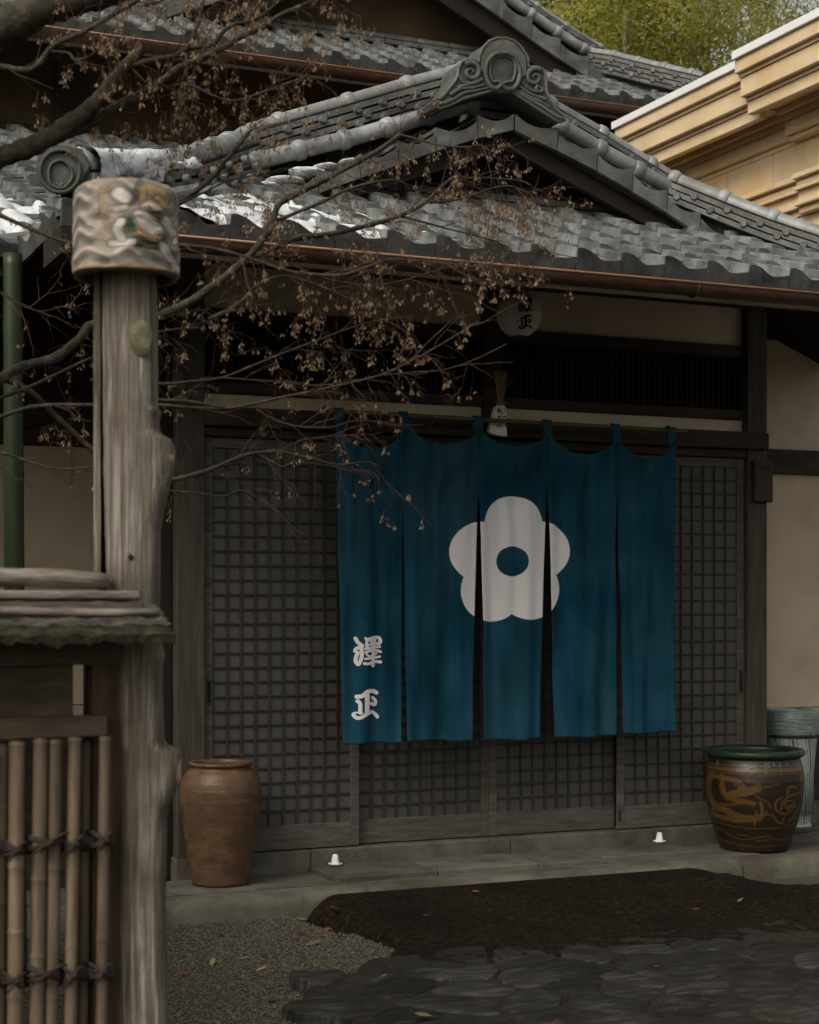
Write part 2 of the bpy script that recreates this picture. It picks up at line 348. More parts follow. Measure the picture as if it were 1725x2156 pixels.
# brown earth mound between kerb and flagstones
left = [(672, 1887), (659, 1903), (668, 1935), (749, 1964), (826, 1992), (834, 2010)]
ml = [onZ(x, y, z) for x, y, z in ((668, 1889, .085), (655, 1905, .07), (652, 1935, .03), (700, 1953, .02), (749, 1966, .01), (800, 1985, .01), (826, 2000, .01), (850, 2040, .01))]
def mound(u, v):
    Y = 7.388-1.65*v
    X0 = ml[-1].x
    if Y > ml[0].y: X0 = ml[0].x
    for p, q in zip(ml, ml[1:]):
        if q.y <= Y <= p.y: X0 = p.x+(q.x-p.x)*(p.y-Y)/max(1e-6, p.y-q.y)
    X1 = 4.98+.2*min(1, v*3)+3*max(0, v-.3)
    uu = u*u*(1.6-.6*u) if u < 1 else 1
    X = X0+(X1-X0)*uu
    e = min(1, (X-X0)/.10); e = math.sqrt(max(0, 1-(1-e)**2)); e2 = min(1, (X1-X)/.15); e2 = math.sqrt(max(0, 1-(1-e2)**2))
    z = (.095-.052*min(1, v*1.05))*min(e, e2)+(.012*fbm(X*2.2, Y*2.2, 3)+.010*fbm(X*9, Y*9, 5)+.006*fbm(X*26, Y*26, 9))*min(1, v*8)*e
    return (X+.05*fbm(Y*7, 2, 0)*(1-e), Y, z-.004)
em = MB().grid(190, 90, mound, True).build('earth_mound', 'earth', None, True); tag(em, 'dark brown mossy earth mound before the step', None, None, 'structure')

# ---- flagstones: cells of a jittered lattice, each its own stone
bound = [(826, 1975), (832, 2005), (762, 2015), (736, 2050), (659, 2069), (621, 2101), (634, 2120), (717, 2127), (743, 2170), (760, 2300)]
def left_of(x, y):     # is ground point outside (left of) the paved area
    vx_, vy_ = px_of(x, y, .04)
    if vy_ < 1975: return vx_ < 826
    for (a, b), (c, d) in zip(bound, bound[1:]):
        if b <= vy_ <= d: return vx_ < a+(c-a)*(vy_-b)/(d-b)
    return vx_ < 760
bed = MB()
def bedp(u, v):
    X = 1.3+u*4.6; Y = 4.0+v*2.2
    return (X, Y, (.046 if not left_of(X-.03+.03*fbm(X*9, Y*9, 6), Y) else -.03)+.004*fbm(X*7, Y*7, 2))
pave = MB().grid(150, 90, bedp).build('flagstone_path', 'mortar', None, True); tag(pave, 'dark irregular flagstone path before the mound', None, None, 'structure')
rs = random.Random(21); seeds = []
for j in range(-1, 13):
    for i in range(-1, 19):
        seeds.append((1.2+i*.29+(.13 if j % 2 else 0)+rs.uniform(-.14, .14), 4.0+j*.215+rs.uniform(-.1, .1)))
def clip(poly, px, py, nx, ny):
    out = []
    for (ax, ay), (bx, by) in zip(poly, poly[1:]+poly[:1]):
        da = (ax-px)*nx+(ay-py)*ny; db = (bx-px)*nx+(by-py)*ny
        if da <= 0: out.append((ax, ay))
        if da*db < 0:
            t = da/(da-db); out.append((ax+(bx-ax)*t, ay+(by-ay)*t))
    return out
for k, (sx_, sy_) in enumerate(seeds):
    if left_of(sx_, sy_) or sy_ > 6.02+.12*math.sin(sx_*2.5) or sy_ < 4.05 or sx_ > 5.6: continue
    poly = [(sx_-.4, sy_-.4), (sx_+.4, sy_-.4), (sx_+.4, sy_+.4), (sx_-.4, sy_+.4)]
    for m, (ox, oy) in enumerate(seeds):
        if m == k or abs(ox-sx_) > .8 or abs(oy-sy_) > .8: continue
        dx, dy = ox-sx_, oy-sy_; L = math.hypot(dx, dy); g_ = .006+.007*rs.random()
        poly = clip(poly, sx_+dx/2-dx/L*g_, sy_+dy/2-dy/L*g_, dx/L, dy/L)
    if len(poly) < 3: continue
    for _ in range(1):
        q = []
        for (ax, ay), (bx, by) in zip(poly, poly[1:]+poly[:1]):
            q += [(ax*.78+bx*.22, ay*.78+by*.22), (ax*.22+bx*.78, ay*.22+by*.78)]
        poly = q
    cx = sum(p[0] for p in poly)/len(poly); cy = sum(p[1] for p in poly)/len(poly)
    n = len(poly); mb = MB(); tx, ty = rs.uniform(-.02, .02), rs.uniform(-.02, .02); hz = rs.uniform(.0475, .056)
    for sc_, dz in ((1.0, -.05), (1.0, -.005), (.95, .0), (.62, .001), (.3, .001)):
        for p in poly:
            wob = 1+.06*mnoise.noise(Vector((p[0]*14, p[1]*14, k)))
            x = cx+(p[0]-cx)*sc_*wob; y = cy+(p[1]-cy)*sc_*wob
            mb.v.append((x, y, hz+dz+(x-cx)*tx+(y-cy)*ty+(.0035*fbm(x*9, y*22, k, 3) if dz > -.03 else 0)))
    for r in range(4):
        for i in range(n): mb.f.append((r*n+i, r*n+(i+1) % n, r*n+n+(i+1) % n, r*n+n+i))
    mb.f.append(tuple(range(4*n, 5*n)))
    mb.build('flagstone', 'flag', pave, True, 55)

# ================================================================ entrance hall: timber front
hall = thing('entrance_hall', (onY(1000, 1800, 8).x, 8, 0), 'timber entrance hall with grey tiled gable roof, lattice doors and copper gutter', 'building')
YS = .05      # set-back of the timber front behind the sill edge
def FX(x, Y=YF): return onY(x, HY, Y+YS).x
def FZ(x, y, Y=YF): return onY(x, y, Y+YS).z
def part(name, mat, x0, x1, z0, z1, y0, y1, b=.004): return MB().box(x0, x1, y0+YS, y1+YS, z0, z1, b).build(name, mat, hall)
zl0, zl1 = FZ(1500, 942, 7.9), FZ(1500, 906, 7.9)      # big lintel
XL0, XL1 = FX(373, 7.93), FX(432, 7.93); XR0, XR1 = FX(1575, 7.93), FX(1616, 7.93)
XC0, XC1 = FX(1020, 7.95), FX(1060, 7.95)
part('post', 'wood_post', XL0, XL1, Z_SILL-.1, 3.3, 7.93, 8.1)
part('post', 'wood_post', XR0, XR1, Z_SILL-.1, 3.3, 7.93, 8.47)
part('post', 'wood_dark', XC0, XC1, zl1, 3.3, 7.955, 8.06)
part('post', 'black', XL0-.075, XL0-.003, .1, 3.3, 8.0, 8.1)  # black strip painting in the shadow gap beside the left post
XS = FX(1621, 7.89)
part('lintel', 'wood_darkx', FX(436, 7.89), XS, zl0, zl1, 7.89, 8.05, .006)
zk0 = FZ(1500, 962, 7.95); part('door_head', 'wood_darkx', XL1+.002, XR0-.002, zk0, zl0-.002, 7.935, 8.09)
zd1 = FZ(1500, 974, 7.95)
MB().box(XR0+.02, XR1+.012, 7.94, 7.975, FZ(1600, 1057, 7.9), FZ(1600, 968, 7.9), .004).build('plaque', 'wood_dark', hall)
# plaster bands and transoms
zs1, zs0 = FZ(1560, 886.5), FZ(1560, 908)
for a, b in ((XL1, XC0), (XC1, XR0)):
    part('plaster_band', 'plaster', a+.001, b-.001, zs0-.03, zs1, 7.985, 8.05, 0)
    zt0, zt1 = FZ(1500, 862), FZ(1500, 752)
    part('transom_rail', 'wood_darkx', a+.001, b-.001, zs1+.001, zt0, 7.96, 8.06)
    part('transom_rail', 'wood_darkx', a+.001, b-.001, zt1, FZ(1560, 731), 7.96, 8.06)
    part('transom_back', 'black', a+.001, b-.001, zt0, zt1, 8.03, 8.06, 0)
    nsl = 44; mb = MB()
    for i in range(nsl):
        x = a+(b-a)*(i+.5)/nsl; mb.box(x-.006, x+.006, 8.035, 8.06, zt0+.001, zt1-.001)
    tag(mb.build('transom_slats', 'black', hall), None, None, None, 'stuff')
    part('plaster_panel', 'plaster', a+.001, b-.001, FZ(1560, 731)+.001, FZ(1560, 650), 7.99, 8.05, 0)
    part('head_beam', 'wood_darkx', a+.001, b-.001, FZ(1560, 650)+.001, 3.35, 7.96, 8.07)
# sliding lattice doors
def door(x0, x1, yb, pulls):
    yb += YS
    d = MB().box(x0, x1, yb+.014, yb+.03, Z_SILL+.02, zk0-.02).build('sliding_door', 'pane', hall)
    sw = .047; zb = Z_SILL+.128; zt = zk0-.055
    MB().box(x0, x0+sw, yb, yb+.034, Z_SILL+.004, zk0-.002, .003).build('door_stile', 'wood_door', d)
    MB().box(x1-sw, x1, yb, yb+.034, Z_SILL+.004, zk0-.002, .003).build('door_stile', 'wood_door', d)
    MB().box(x0+sw, x1-sw, yb+.002, yb+.033, Z_SILL+.005, zb, .003).build('door_rail', 'wood_door', d)
    MB().box(x0+sw, x1-sw, yb+.002, yb+.033, zt, zk0-.002, .003).build('door_rail', 'wood_door', d)
    nv = 10; nh = round((zt-zb)/((x1-x0-2*sw)/nv))
    mv = MB().box(-.0045, .0045, yb+.003, yb+.013, zb, zt).mesh('bar', MT['wood_bar'])
    mh = MB().box(x0+sw, x1-sw, yb+.0045, yb+.0125, -.0042, .0042).mesh('bar', MT['wood_bar'])
    for i in range(1, nv):
        o = link('lattice_bar', mv, d); o.location.x = x0+sw+(x1-x0-2*sw)*i/nv
    for i in range(1, nh):
        o = link('lattice_bar', mh, d); o.location.z = zb+(zt-zb)*i/nh
    for px, pz in pulls:
        MB().box(px-.013, px+.013, yb-.0025, yb+.002, pz-.062, pz+.062, .002).build('door_pull', 'iron', d)
        MB().box(px-.007, px+.007, yb-.0035, yb+.002, pz-.05, pz+.05).build('pull_recess', 'black', d)
    return d
yA, yB = 7.962, 8.004
door(XL1+.002, FX(757, yA), yA, [(XL1+.03, FZ(438, 1458, yA))])
door(FX(738, yB), FX(1030, yB), yB, [])
door(FX(1030, yB)+.001, FX(1312, yB), yB, [])
d4 = door(FX(1300, yA), XR0-.002, yA, [(XR0-.025, FZ(1560, 1435, yA))])
lk = onY(1315, 1720, yA-.003)
MB().box(lk.x-.011, lk.x+.011, yA+YS-.005, yA+YS, lk.z-.028, lk.z+.028, .002).build('lock_plate', 'iron', d4)
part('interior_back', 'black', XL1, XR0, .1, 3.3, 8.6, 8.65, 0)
# wall left of the doors
YW = 9.2; xw = FX(359, YW)
part('plaster_wall', 'plaster', -1.5, xw, FZ(180, 1483, YW)+.002, FZ(120, 940, YW), YW, YW+.08, 0)
part('plaster_wall', 'plaster_low', -1.5, xw, FZ(180, 1528, YW), FZ(180, 1483, YW)-.004, YW+.002, YW+.08, 0)
part('wainscot', 'wood_dark', -1.5, xw, .1, FZ(180, 1528, YW)-.001, YW, YW+.08)
part('wall_beam', 'wood_darkx', -1.5, xw, FZ(120, 940, YW)+.002, FZ(120, 905, YW), YW-.03, YW+.08)
for i in range(12):
    x0 = -1.5+i*.36
    if x0 < xw-.05: part('wall_board', 'wood_dark', x0, min(x0+.354, xw), FZ(120, 905, YW)+.002, 3.6, YW-.005, YW+.04)
part('side_wall', 'wood_dark', XL0-.07, XL0-.01, .1, 3.3, 8.101, YW+.08)
part('wainscot', 'wood_dark', -1.5, XL0-.08, 0, .1, 8.55, YW)
# recessed wall right of the doors
YR = 8.45
part('plaster_wall', 'plaster', XR1+.002, 7.3, FZ(1680, 1000, YR), FZ(1680, 1489, YR), YR, YR+.1, 0)
part('plaster_wall', 'plaster_low', XR1+.002, 7.3, FZ(1680, 1491, YR), FZ(1680, 1516, YR), YR+.003, YR+.1, 0)
part('wainscot', 'wood_dark', XR1+.002, 7.3, FZ(1700, 1686, YR), FZ(1680, 1516, YR), YR+.004, YR+.1)
part('wall_base', 'stone', XR1+.002, 7.3, .1, FZ(1700, 1686, YR), YR-.02, YR+.1)
part('wall_beam', 'wood_darkx', XR1+.002, 7.3, FZ(1680, 950, YR), FZ(1680, 998, YR), YR-.03, YR+.1)
part('plaster_wall', 'plaster', XR1+.002, 7.3, FZ(1680, 720, YR), FZ(1680, 949, YR), YR, YR+.1, 0)
part('wall_beam', 'wood_darkx', XR1+.002, 7.3, FZ(1680, 719, YR), 3.5, YR-.03, YR+.1)

# ================================================================ tiled roofs
def prof(s):      # tile cross profile, s 0..1 across: raised roll on the left, curved down into the pan
    if s < .16: return .044+.004*math.sin(s/.16*math.pi)
    if s < .62: return .022*(1+math.cos((s-.16)/.46*math.pi))
    return .010*((s-.62)/.38)**2
def tile_mesh(w, L, eave=0, nx=11, mat='tile', th=.021, tail=0):
    mb = MB(); W = w+.022
    for y, dz in ((0, 0), (L, 0)):
        for i in range(nx+1):
            s = i/nx; mb.v.append((s*W-.004, y, prof(s)))
        for i in range(nx+1):
            s = i/nx; mb.v.append((s*W-.004, y, prof(s)-(th if i else th+.018)))
    n = nx+1
    for i in range(nx):
        mb.f += [(i, i+1, 2*n+i+1, 2*n+i), (n+i+1, n+i, 3*n+i, 3*n+i+1), (i+1, i, n+i, n+i+1)]
    mb.f += [(0, 2*n, 3*n, n), (nx, n+nx, 3*n+nx, 2*n+nx)]
    if eave:
        # hanging face: follows the profile on top, straight below
        e = math.tan(eave[0]); fr = []
        for i in range(nx+1): s = i/nx; fr.append((s*(w-.003), -.004, prof(s)+.002))
        fr += [(w-.003, -.004-eave[1]*math.sin(eave[0]), -eave[1]), (0, -.004-eave[1]*math.sin(eave[0]), -eave[1])]
        nf = len(mb.f); mb.prism(fr[::-1], (0, .024, 0))
    me = mb.mesh('tile', MT[mat], False)
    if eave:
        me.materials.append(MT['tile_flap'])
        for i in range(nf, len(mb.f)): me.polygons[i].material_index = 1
    return me
def lay(roof, me, P0, across, up, cols, rows, keep=None, rot=(0, 0, 0), name='roof_tile', jit=.004):
    for r in rows:
        for c in cols:
            p = P0+across*c+up*r
            if keep and not keep(c, r, p): continue
            o = link(name, me, roof)
            o.location = p+Vector((random.uniform(-jit, jit), random.uniform(-jit, jit), random.uniform(-.002, .003)))
            o.rotation_euler = (rot[0]+random.uniform(-.008, .008), rot[1]+random.uniform(-.008, .008), rot[2]+random.uniform(-.008, .008))
def ridge(roof, base, side, layers=3, lh=.045, w0=.24, w1=.16, r=.058, piece=.3, collar=1.28, knobs=True, kside=1, mat='tile_roll', lmat='tile_mid', knob_step=.19):
    base = [Vector(p) for p in base]; side = Vector(side).normalized()
    pts = resample(base, .05)
    def seg(s0, s1):
        n = len(pts)-1; a = max(0, min(n, round(s0/.05))); b = max(0, min(n, round(s1/.05))); return pts[a:b+1]
    Ltot = .05*(len(pts)-1)
    for k in range(layers):
        wd = w0+(w1-w0)*k/max(1, layers-1); s = -(k % 2)*piece*.5
        while s < Ltot-.02:
            q = seg(max(0, s), s+piece)
            if len(q) >= 2:
                mb = MB(); z0 = k*lh; z1 = z0+lh*.68; dw = random.uniform(-.004, .004)
                rings = []
                for i, p in enumerate(q):
                    e = .003 if i in (0, len(q)-1) else 0
                    a = p+side*(wd/2+dw); b = p-side*(wd/2+dw)
                    mb.v += [tuple(a+Vector((0, 0, z0))), tuple(b+Vector((0, 0, z0))), tuple(b+Vector((0, 0, z1))), tuple(a+Vector((0, 0, z1)))]
                for i in range(len(q)-1):
                    for j in range(4): mb.f.append((i*4+j, i*4+(j+1) % 4, i*4+4+(j+1) % 4, i*4+4+j))
                e = (len(q)-1)*4; mb.f += [(3, 2, 1, 0), (e, e+1, e+2, e+3)]
                mb.build('ridge_course_tile', lmat, roof)
            s += piece
    # dark mortar core behind the courses
    mb = MB()
    for p in pts:
        mb.v += [tuple(p+side*(w1*.42)+Vector((0, 0, -.16))), tuple(p-side*(w1*.42)+Vector((0, 0, -.16))), tuple(p-side*(w1*.42)+Vector((0, 0, layers*lh))), tuple(p+side*(w1*.42)+Vector((0, 0, layers*lh)))]
    for i in range(len(pts)-1):
        for j in range(4): mb.f.append((i*4+j, i*4+(j+1) % 4, i*4+4+(j+1) % 4, i*4+4+j))
    if layers: mb.build('ridge_core', 'mortar', roof)
    # round top tiles, each with a raised collar
    s = 0; top = Vector((0, 0, layers*lh+r*.35))
    while s < Ltot-.03:
        q = [p+top for p in seg(s, s+piece)]
        if len(q) >= 2:
            mb = MB(); mb.tube(q, r, 14)
            t = (q[1]-q[0]).normalized(); c = q[0]+t*.02
            mb.tube([c-t*.03, c-t*.022, c, c+t*.022, c+t*.03], [r*1.03, r*(1+(collar-1)*.75), r*collar, r*(1+(collar-1)*.75), r*1.03], 14)
            mb.build('ridge_roll_tile', mat, roof, True, 60)
        s += piece
    if knobs and layers > 1:
        kr = lh*.52
        mk = MB().tube([(0, 0, 0), (0, .02, 0), (0, .03, 0)], [kr, kr, kr*.75], 10).mesh('knob', MT[lmat], True, 50)
        ang = math.atan2(side.y, side.x)-math.pi/2
        for k in range(1, layers):
            s = knob_step*(.3 if k % 2 else .8)
            while s < Ltot-.05:
                q = seg(s, s+.06)
                if len(q) < 2: break
                wd = w0+(w1-w0)*k/max(1, layers-1)
                o = link('ridge_end_tile', mk, roof); o.location = q[0]+side*(wd/2+.002)*kside+Vector((0, 0, k*lh-.006))
                o.rotation_euler = (0, 0, ang if kside > 0 else ang+math.pi); s += knob_step
def verge(roof, peaks, depth=.125, back=.3, lip=.035, mat='tile_mid', sgn=1):
    for i, (p0, p1) in enumerate(zip(peaks, peaks[1:])):
        p0, p1 = Vector(p0), Vector(p1); n = 9; top = []; d = p1-p0; g_ = d.normalized()*.003
        for k in range(n+1):
            t = k/n; q = (p0+g_).lerp(p1-g_, t); top.append(q+Vector((0, 0, -lip*(1-t)-.034*math.sin(math.pi*t**.9))))
        bot = [p1-g_+Vector((-.2*d.x*.2, 0, -depth)), p0+g_+Vector((-.2*d.x*.2, 0, -depth))]
        if i == 0: bot[1] = p0+g_+Vector((0, 0, -depth))
        poly = top+bot
        mb = MB().prism(poly[::-1] if sgn > 0 else poly, (0, .035, 0))
        m0 = len(mb.v); th = Vector((0, 0, -.02))
        for q in top: mb.v += [tuple(q+Vector((0, .02, -.001))), tuple(q+Vector((0, back, .0))), tuple(q+th+Vector((0, .02, 0))), tuple(q+th+Vector((0, back, 0)))]
        for k in range(n):
            a = m0+k*4; b = a+4
            mb.f += [(a, b, b+1, a+1), (a+2, a+3, b+3, b+2)]
        mb.f += [(m0+n*4, m0+n*4+2, m0+n*4+3, m0+n*4+1)]
        mb.build('verge_tile', mat, roof)
def deck(roof_name, parent, quads, mat='black', th=.03):  # near black by default, shade of the underside put into the colour
    mb = MB()
    for q in quads:
        q = [Vector(p) for p in q]; mb.hexa([p-Vector((0, 0, th)) for p in q]+q)
    return mb.build(roof_name, mat, parent)

# ---- entrance roof
PW = .227; EX = .205; SL = math.atan(.39); YE = 6.56; ZE = 2.957
XA = 4.02; ZAP = 3.97
roof = deck('roof', hall, [[(1.55, YE+.05, ZE-.03), (6.5, YE+.05, ZE-.03), (5.2, 8.1, ZE-.03+.39*1.49), (2.75, 8.1, ZE-.03+.39*1.49)],
    [(XA, 7.78, ZAP-.07), (XA, 10.3, ZAP-.07), (2.0, 8.2, ZAP-.07-.39*2.02), (2.0, 7.78, ZAP-.07-.39*2.02)],
    [(XA, 10.5, ZAP-.07), (XA, 7.78, ZAP-.07), (6.55, 7.78, ZAP-.07-.39*2.53), (6.55, 10.5, ZAP-.07-.39*2.53)],
    [(2.0, 7.0, ZE-.03+.39*.5), (2.0, 8.2, ZAP-.075-.39*2.02), (1.5, 7.55, ZE-.03), (1.5, 6.62, ZE-.03)]])
up = Vector((0, math.cos(SL), math.sin(SL)))*EX; tilt = SL-.1
def keepE(c, r, p):
    X = p.x; d = p.y-YE
    if X+PW*.5 < 1.46+max(0, d-.05)*.98: return False
    if X > 6.5-d: return False
    return True
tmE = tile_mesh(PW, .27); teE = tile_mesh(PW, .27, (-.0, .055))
ncol = 21
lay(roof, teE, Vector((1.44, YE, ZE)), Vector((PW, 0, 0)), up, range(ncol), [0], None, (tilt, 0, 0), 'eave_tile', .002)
lay(roof, tmE, Vector((1.44, YE, ZE)), Vector((PW, 0, 0)), up, range(ncol), range(1, 8), keepE, (tilt, 0, 0))
# side eave facing left
tmS = tmE; upx = Vector((math.cos(SL), 0, math.sin(SL)))*EX
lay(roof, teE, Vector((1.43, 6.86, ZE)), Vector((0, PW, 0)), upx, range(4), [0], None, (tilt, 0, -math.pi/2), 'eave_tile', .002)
lay(roof, tmE, Vector((1.43, 6.86, ZE)), Vector((0, PW, 0)), upx, range(6), [1, 2, 3], lambda c, r, p: p.x-1.43 < (p.y-6.6)*.9 and p.y < 7.5+(p.x-1.43), (tilt, 0, -math.pi/2))
# gable verge
rp = [(1085, 225), (1177, 268), (1260, 311), (1335, 355), (1407, 400), (1477, 446), (1547, 494)]
lp = [(1083, 225), (1005, 242), (917, 268), (838, 296), (757, 324), (668, 356), (568, 388)]
YG = 7.75
RP = [onY(x, y, YG) for x, y in rp]; LP = [onY(x, y, YG) for x, y in lp]
verge(roof, RP, .12, .34, sgn=1); verge(roof, LP, .115, .34, sgn=-1)
# gable wall and verge board; near black paints the overhang's shade into the board
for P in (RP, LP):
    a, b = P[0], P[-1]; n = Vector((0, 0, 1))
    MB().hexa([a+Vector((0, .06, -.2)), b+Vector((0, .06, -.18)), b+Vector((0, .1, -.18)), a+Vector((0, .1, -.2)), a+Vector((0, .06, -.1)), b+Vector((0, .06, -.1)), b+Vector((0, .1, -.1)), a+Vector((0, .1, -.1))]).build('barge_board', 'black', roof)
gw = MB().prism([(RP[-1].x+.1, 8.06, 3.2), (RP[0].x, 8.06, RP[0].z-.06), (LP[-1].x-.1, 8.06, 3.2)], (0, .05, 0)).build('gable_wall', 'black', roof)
# flashing courses where the skirt roof meets the gable wall
for k in range(3):
    x = 2.9
    while x < 5.2:
        L = .3; MB().box(x+.003, x+L-.003, 7.93+.028*k, 8.05, 3.455+.05*k, 3.49+.05*k, .004).build('flashing_tile', 'tile_dark', roof); x += L
# verge rolls
vl = [onY(x, y, 7.96) for x, y in ((1000, 218), (905, 243), (820, 268), (735, 292), (640, 314), (550, 337), (462, 358))]
ridge(roof, [p-Vector((0, 0, .013)) for p in vl], (0, -1, 0), 0, r=.041, piece=.25)
vr = [onY(x, y, 7.96) for x, y in ((1175, 262), (1270, 318), (1355, 365), (1425, 405), (1500, 447), (1568, 484))]
ridge(roof, [p-Vector((0, 0, .013)) for p in vr], (0, -1, 0), 0, r=.04, piece=.25)
# descending ridges behind the verge
k1 = [onY(x, y, 8.18)-Vector((0, 0, .26)) for x, y in ((985, 132), (850, 168), (700, 211), (600, 239), (520, 264))]
ridge(roof, k1, (0, -1, 0), 5, .042, .24, .13, .042, .36)
k2 = [onY(x, y, 8.18)-Vector((0, 0, .257)) for x, y in ((1150, 205), (1260, 268), (1340, 318), (1420, 368))]
ridge(roof, k2, (0, -1, 0), 5, .042, .24, .13, .042, .36)
# corner ridges
CL = [onY(x, y, Y)-Vector((0, 0, .27)) for x, y, Y in ((520, 266, 8.1), (470, 282, 7.9), (400, 304, 7.6), (330, 318, 7.3), (245, 320, 6.95), (160, 312, 6.66))]
CLs = catmull(CL, 8)
ridge(roof, CLs, (.77, -.64, 0), 4, .046, .24, .16, .058, .19, 1.2)
CR = [onY(x, y, Y)-Vector((0, 0, .18)) for x, y, Y in ((1412, 362, 7.98), (1520, 405, 7.8), (1625, 445, 7.6), (1725, 478, 7.42), (1850, 520, 7.2), (2000, 560, 6.95))]
ridge(roof, catmull(CR, 6), (-.62, -.78, 0), 3, .042, .22, .13, .045, .3, 1.25)
# main ridge running back from the ornament
ridge(roof, [(XA, 7.95, 3.97), (XA, 10.4, 3.97)], (-1, 0, 0), 4, .05, .3, .2, .065, .3, knobs=False)

# ---- ridge-end ornament: outline and scrollwork of the carved face
def oz(x, y, Y, ox=862.5, oy=55.2, k=.22): return onY(ox+x*k, oy+y*k, Y)
out = [(225, 720), (245, 770), (300, 782), (400, 747), (500, 695), (620, 662), (740, 628), (800, 608), (880, 618), (980, 622), (1060, 680), (1180, 760), (1290, 830), (1390, 895), (1440, 917), (1490, 895), (1490, 860), (1450, 840), (1400, 790), (1360, 710), (1310, 620), (1308, 540), (1300, 470), (1270, 410), (1220, 390), (1150, 395), (1132, 380), (1135, 300), (1100, 250), (1060, 190), (1000, 140), (920, 115), (840, 115), (770, 140), (720, 190), (690, 230), (665, 300), (665, 350), (620, 325), (560, 320), (500, 340), (470, 400), (465, 460), (440, 520), (400, 570), (350, 640), (290, 700), (255, 692)]
YO = 7.71
orn = MB().prism([oz(x, y, YO) for x, y in out], (0, .2, .0)).build('ridge_ornament', 'tile_dark', roof); orn['label'] = 'carved ridge end ornament with round shield and scrolls'
sideo = MB()
edge = [oz(x, y, YO) for x, y in out]
MB().tube(edge+[edge[0]], .009, 8, False).build('ornament_rim', 'tile_mid', orn, True)
MB().prism([oz(x, y, YO-.012) for x, y in [(690, 300), (730, 210), (790, 150), (860, 125), (930, 128), (1010, 160), (1080, 250), (1115, 310), (1120, 460), (1060, 500), (1060, 400), (1020, 310), (950, 262), (860, 258), (790, 285), (740, 360), (725, 470), (690, 420)]], (0, .02, 0)).build('ornament_hood', 'tile_dark', orn)
def scroll(pts, r0, r1=None, dy=-.004, mat='tile_dark'):
    q = catmull([oz(x, y, YO+dy) for x, y in pts], 5); n = len(q)
    MB().tube(q, [r0+((r1 if r1 is not None else r0)-r0)*i/(n-1) for i in range(n)], 8).build('ornament_scroll', mat, orn, True)
scroll([(880, 560), (840, 595), (790, 585), (750, 530), (730, 450), (740, 360), (790, 285), (860, 258), (950, 263), (1015, 310), (1052, 400), (1052, 490), (1020, 572), (960, 607), (905, 585), (880, 560)], .012, dy=-.012)
scroll([(885, 548), (840, 525), (800, 530), (772, 470), (772, 370), (810, 305), (880, 280), (960, 290), (1008, 350), (1012, 440), (985, 522), (930, 535), (885, 548)], .007, dy=-.006, mat='tile_mid')
def spiral(cx, cy, r0, turns, sgn, a0): return [(cx+sgn*r0*(1-i/16)*math.cos(a0+turns*6.28*i/14), cy+r0*(1-i/16)*math.sin(a0+turns*6.28*i/14)) for i in range(15)]
scroll(spiral(590, 440, 95, 1.4, 1, -2.2), .015, .006); scroll(spiral(1200, 490, 90, 1.4, -1, -2.2), .015, .006)
scroll(spiral(1250, 600, 42, 1.1, -1, -1.0), .010, .005)
for pts in ([(240, 745), (330, 740), (440, 690), (520, 640), (620, 620), (760, 590)], [(390, 660), (480, 600), (600, 590), (720, 560)], [(470, 590), (560, 560), (640, 540), (700, 500)], [(480, 470), (520, 540), (600, 545), (660, 500)],
            [(1470, 890), (1400, 860), (1300, 790), (1180, 720), (1080, 660), (990, 600)], [(1340, 780), (1240, 720), (1150, 680), (1060, 620)], [(1300, 700), (1200, 670), (1110, 620), (1040, 560)], [(1080, 540), (1120, 590), (1180, 620), (1230, 630)]):
    scroll(pts, .013, .008)
# disc at the left corner of the eaves
def cz(x, y, Y=6.6): return onY(x*.28, 262.2+y*.28, Y)
co = [(200, 390), (240, 365), (275, 375), (280, 250), (310, 210), (400, 170), (500, 160), (580, 180), (640, 250), (668, 310), (645, 360), (605, 440), (520, 490), (430, 497), (330, 472), (230, 460)]
crn = MB().prism([cz(x, y) for x, y in co], (.09, .12, .03)).build('corner_ornament', 'tile_dark', roof); crn['label'] = 'dark round end tile at the snowy corner of the eaves'
q = [cz(450+90*math.cos(a)*(1+.06*math.cos(3*a)), 375-105*math.sin(a), 6.592) for a in [i*math.pi/14 for i in range(29)]]
MB().tube(q, .006, 6, False).build('ornament_rim', 'tile_mid', crn, True)
q = [cz(450+150*math.cos(a), 350-160*math.sin(a), 6.592) for a in [i*math.pi/14 for i in range(29)]]
MB().tube(q, .008, 6, False).build('ornament_rim', 'tile_dark', crn, True)
for s_ in (-1, 1):
    q = [cz(450+s_*(20+30*(1-i/10)*math.cos(i*.55)), 455+28*(1-i/12)*math.sin(i*.55), 6.592) for i in range(10)]
    MB().tube(q, .006, 6).build('ornament_scroll', 'tile_dark', crn, True)
# hip boards under the corner
MB().hexa([(1.44, 6.57, ZE-.16), (1.8, 6.57, ZE-.16), (1.8, 6.62, ZE-.16), (1.44, 6.9, ZE-.16), (1.44, 6.57, ZE-.055), (1.8, 6.57, ZE-.055), (1.8, 6.62, ZE-.055), (1.44, 6.9, ZE-.055)]).build('corner_board', 'black', roof)

# rafters and eaves board
rb = MB().box(-.025, .025, 0, 1.5, -.06, 0).mesh('rafter', MT['wood_dark'])
for i in range(10):
    o = link('rafter', rb, roof); o.location = (2.7+i*.28, YE+.1, ZE-.075); o.rotation_euler = (SL, 0, 0)
MB().box(1.46, 6.55, YE+.045, YE+.075, ZE-.13, ZE-.058).build('fascia', 'wood_darkx', roof)
MB().box(2.3, 5.7, 7.2, 7.32, 3.0, 3.1, .005).build('eaves_purlin', 'wood_darkx', roof)
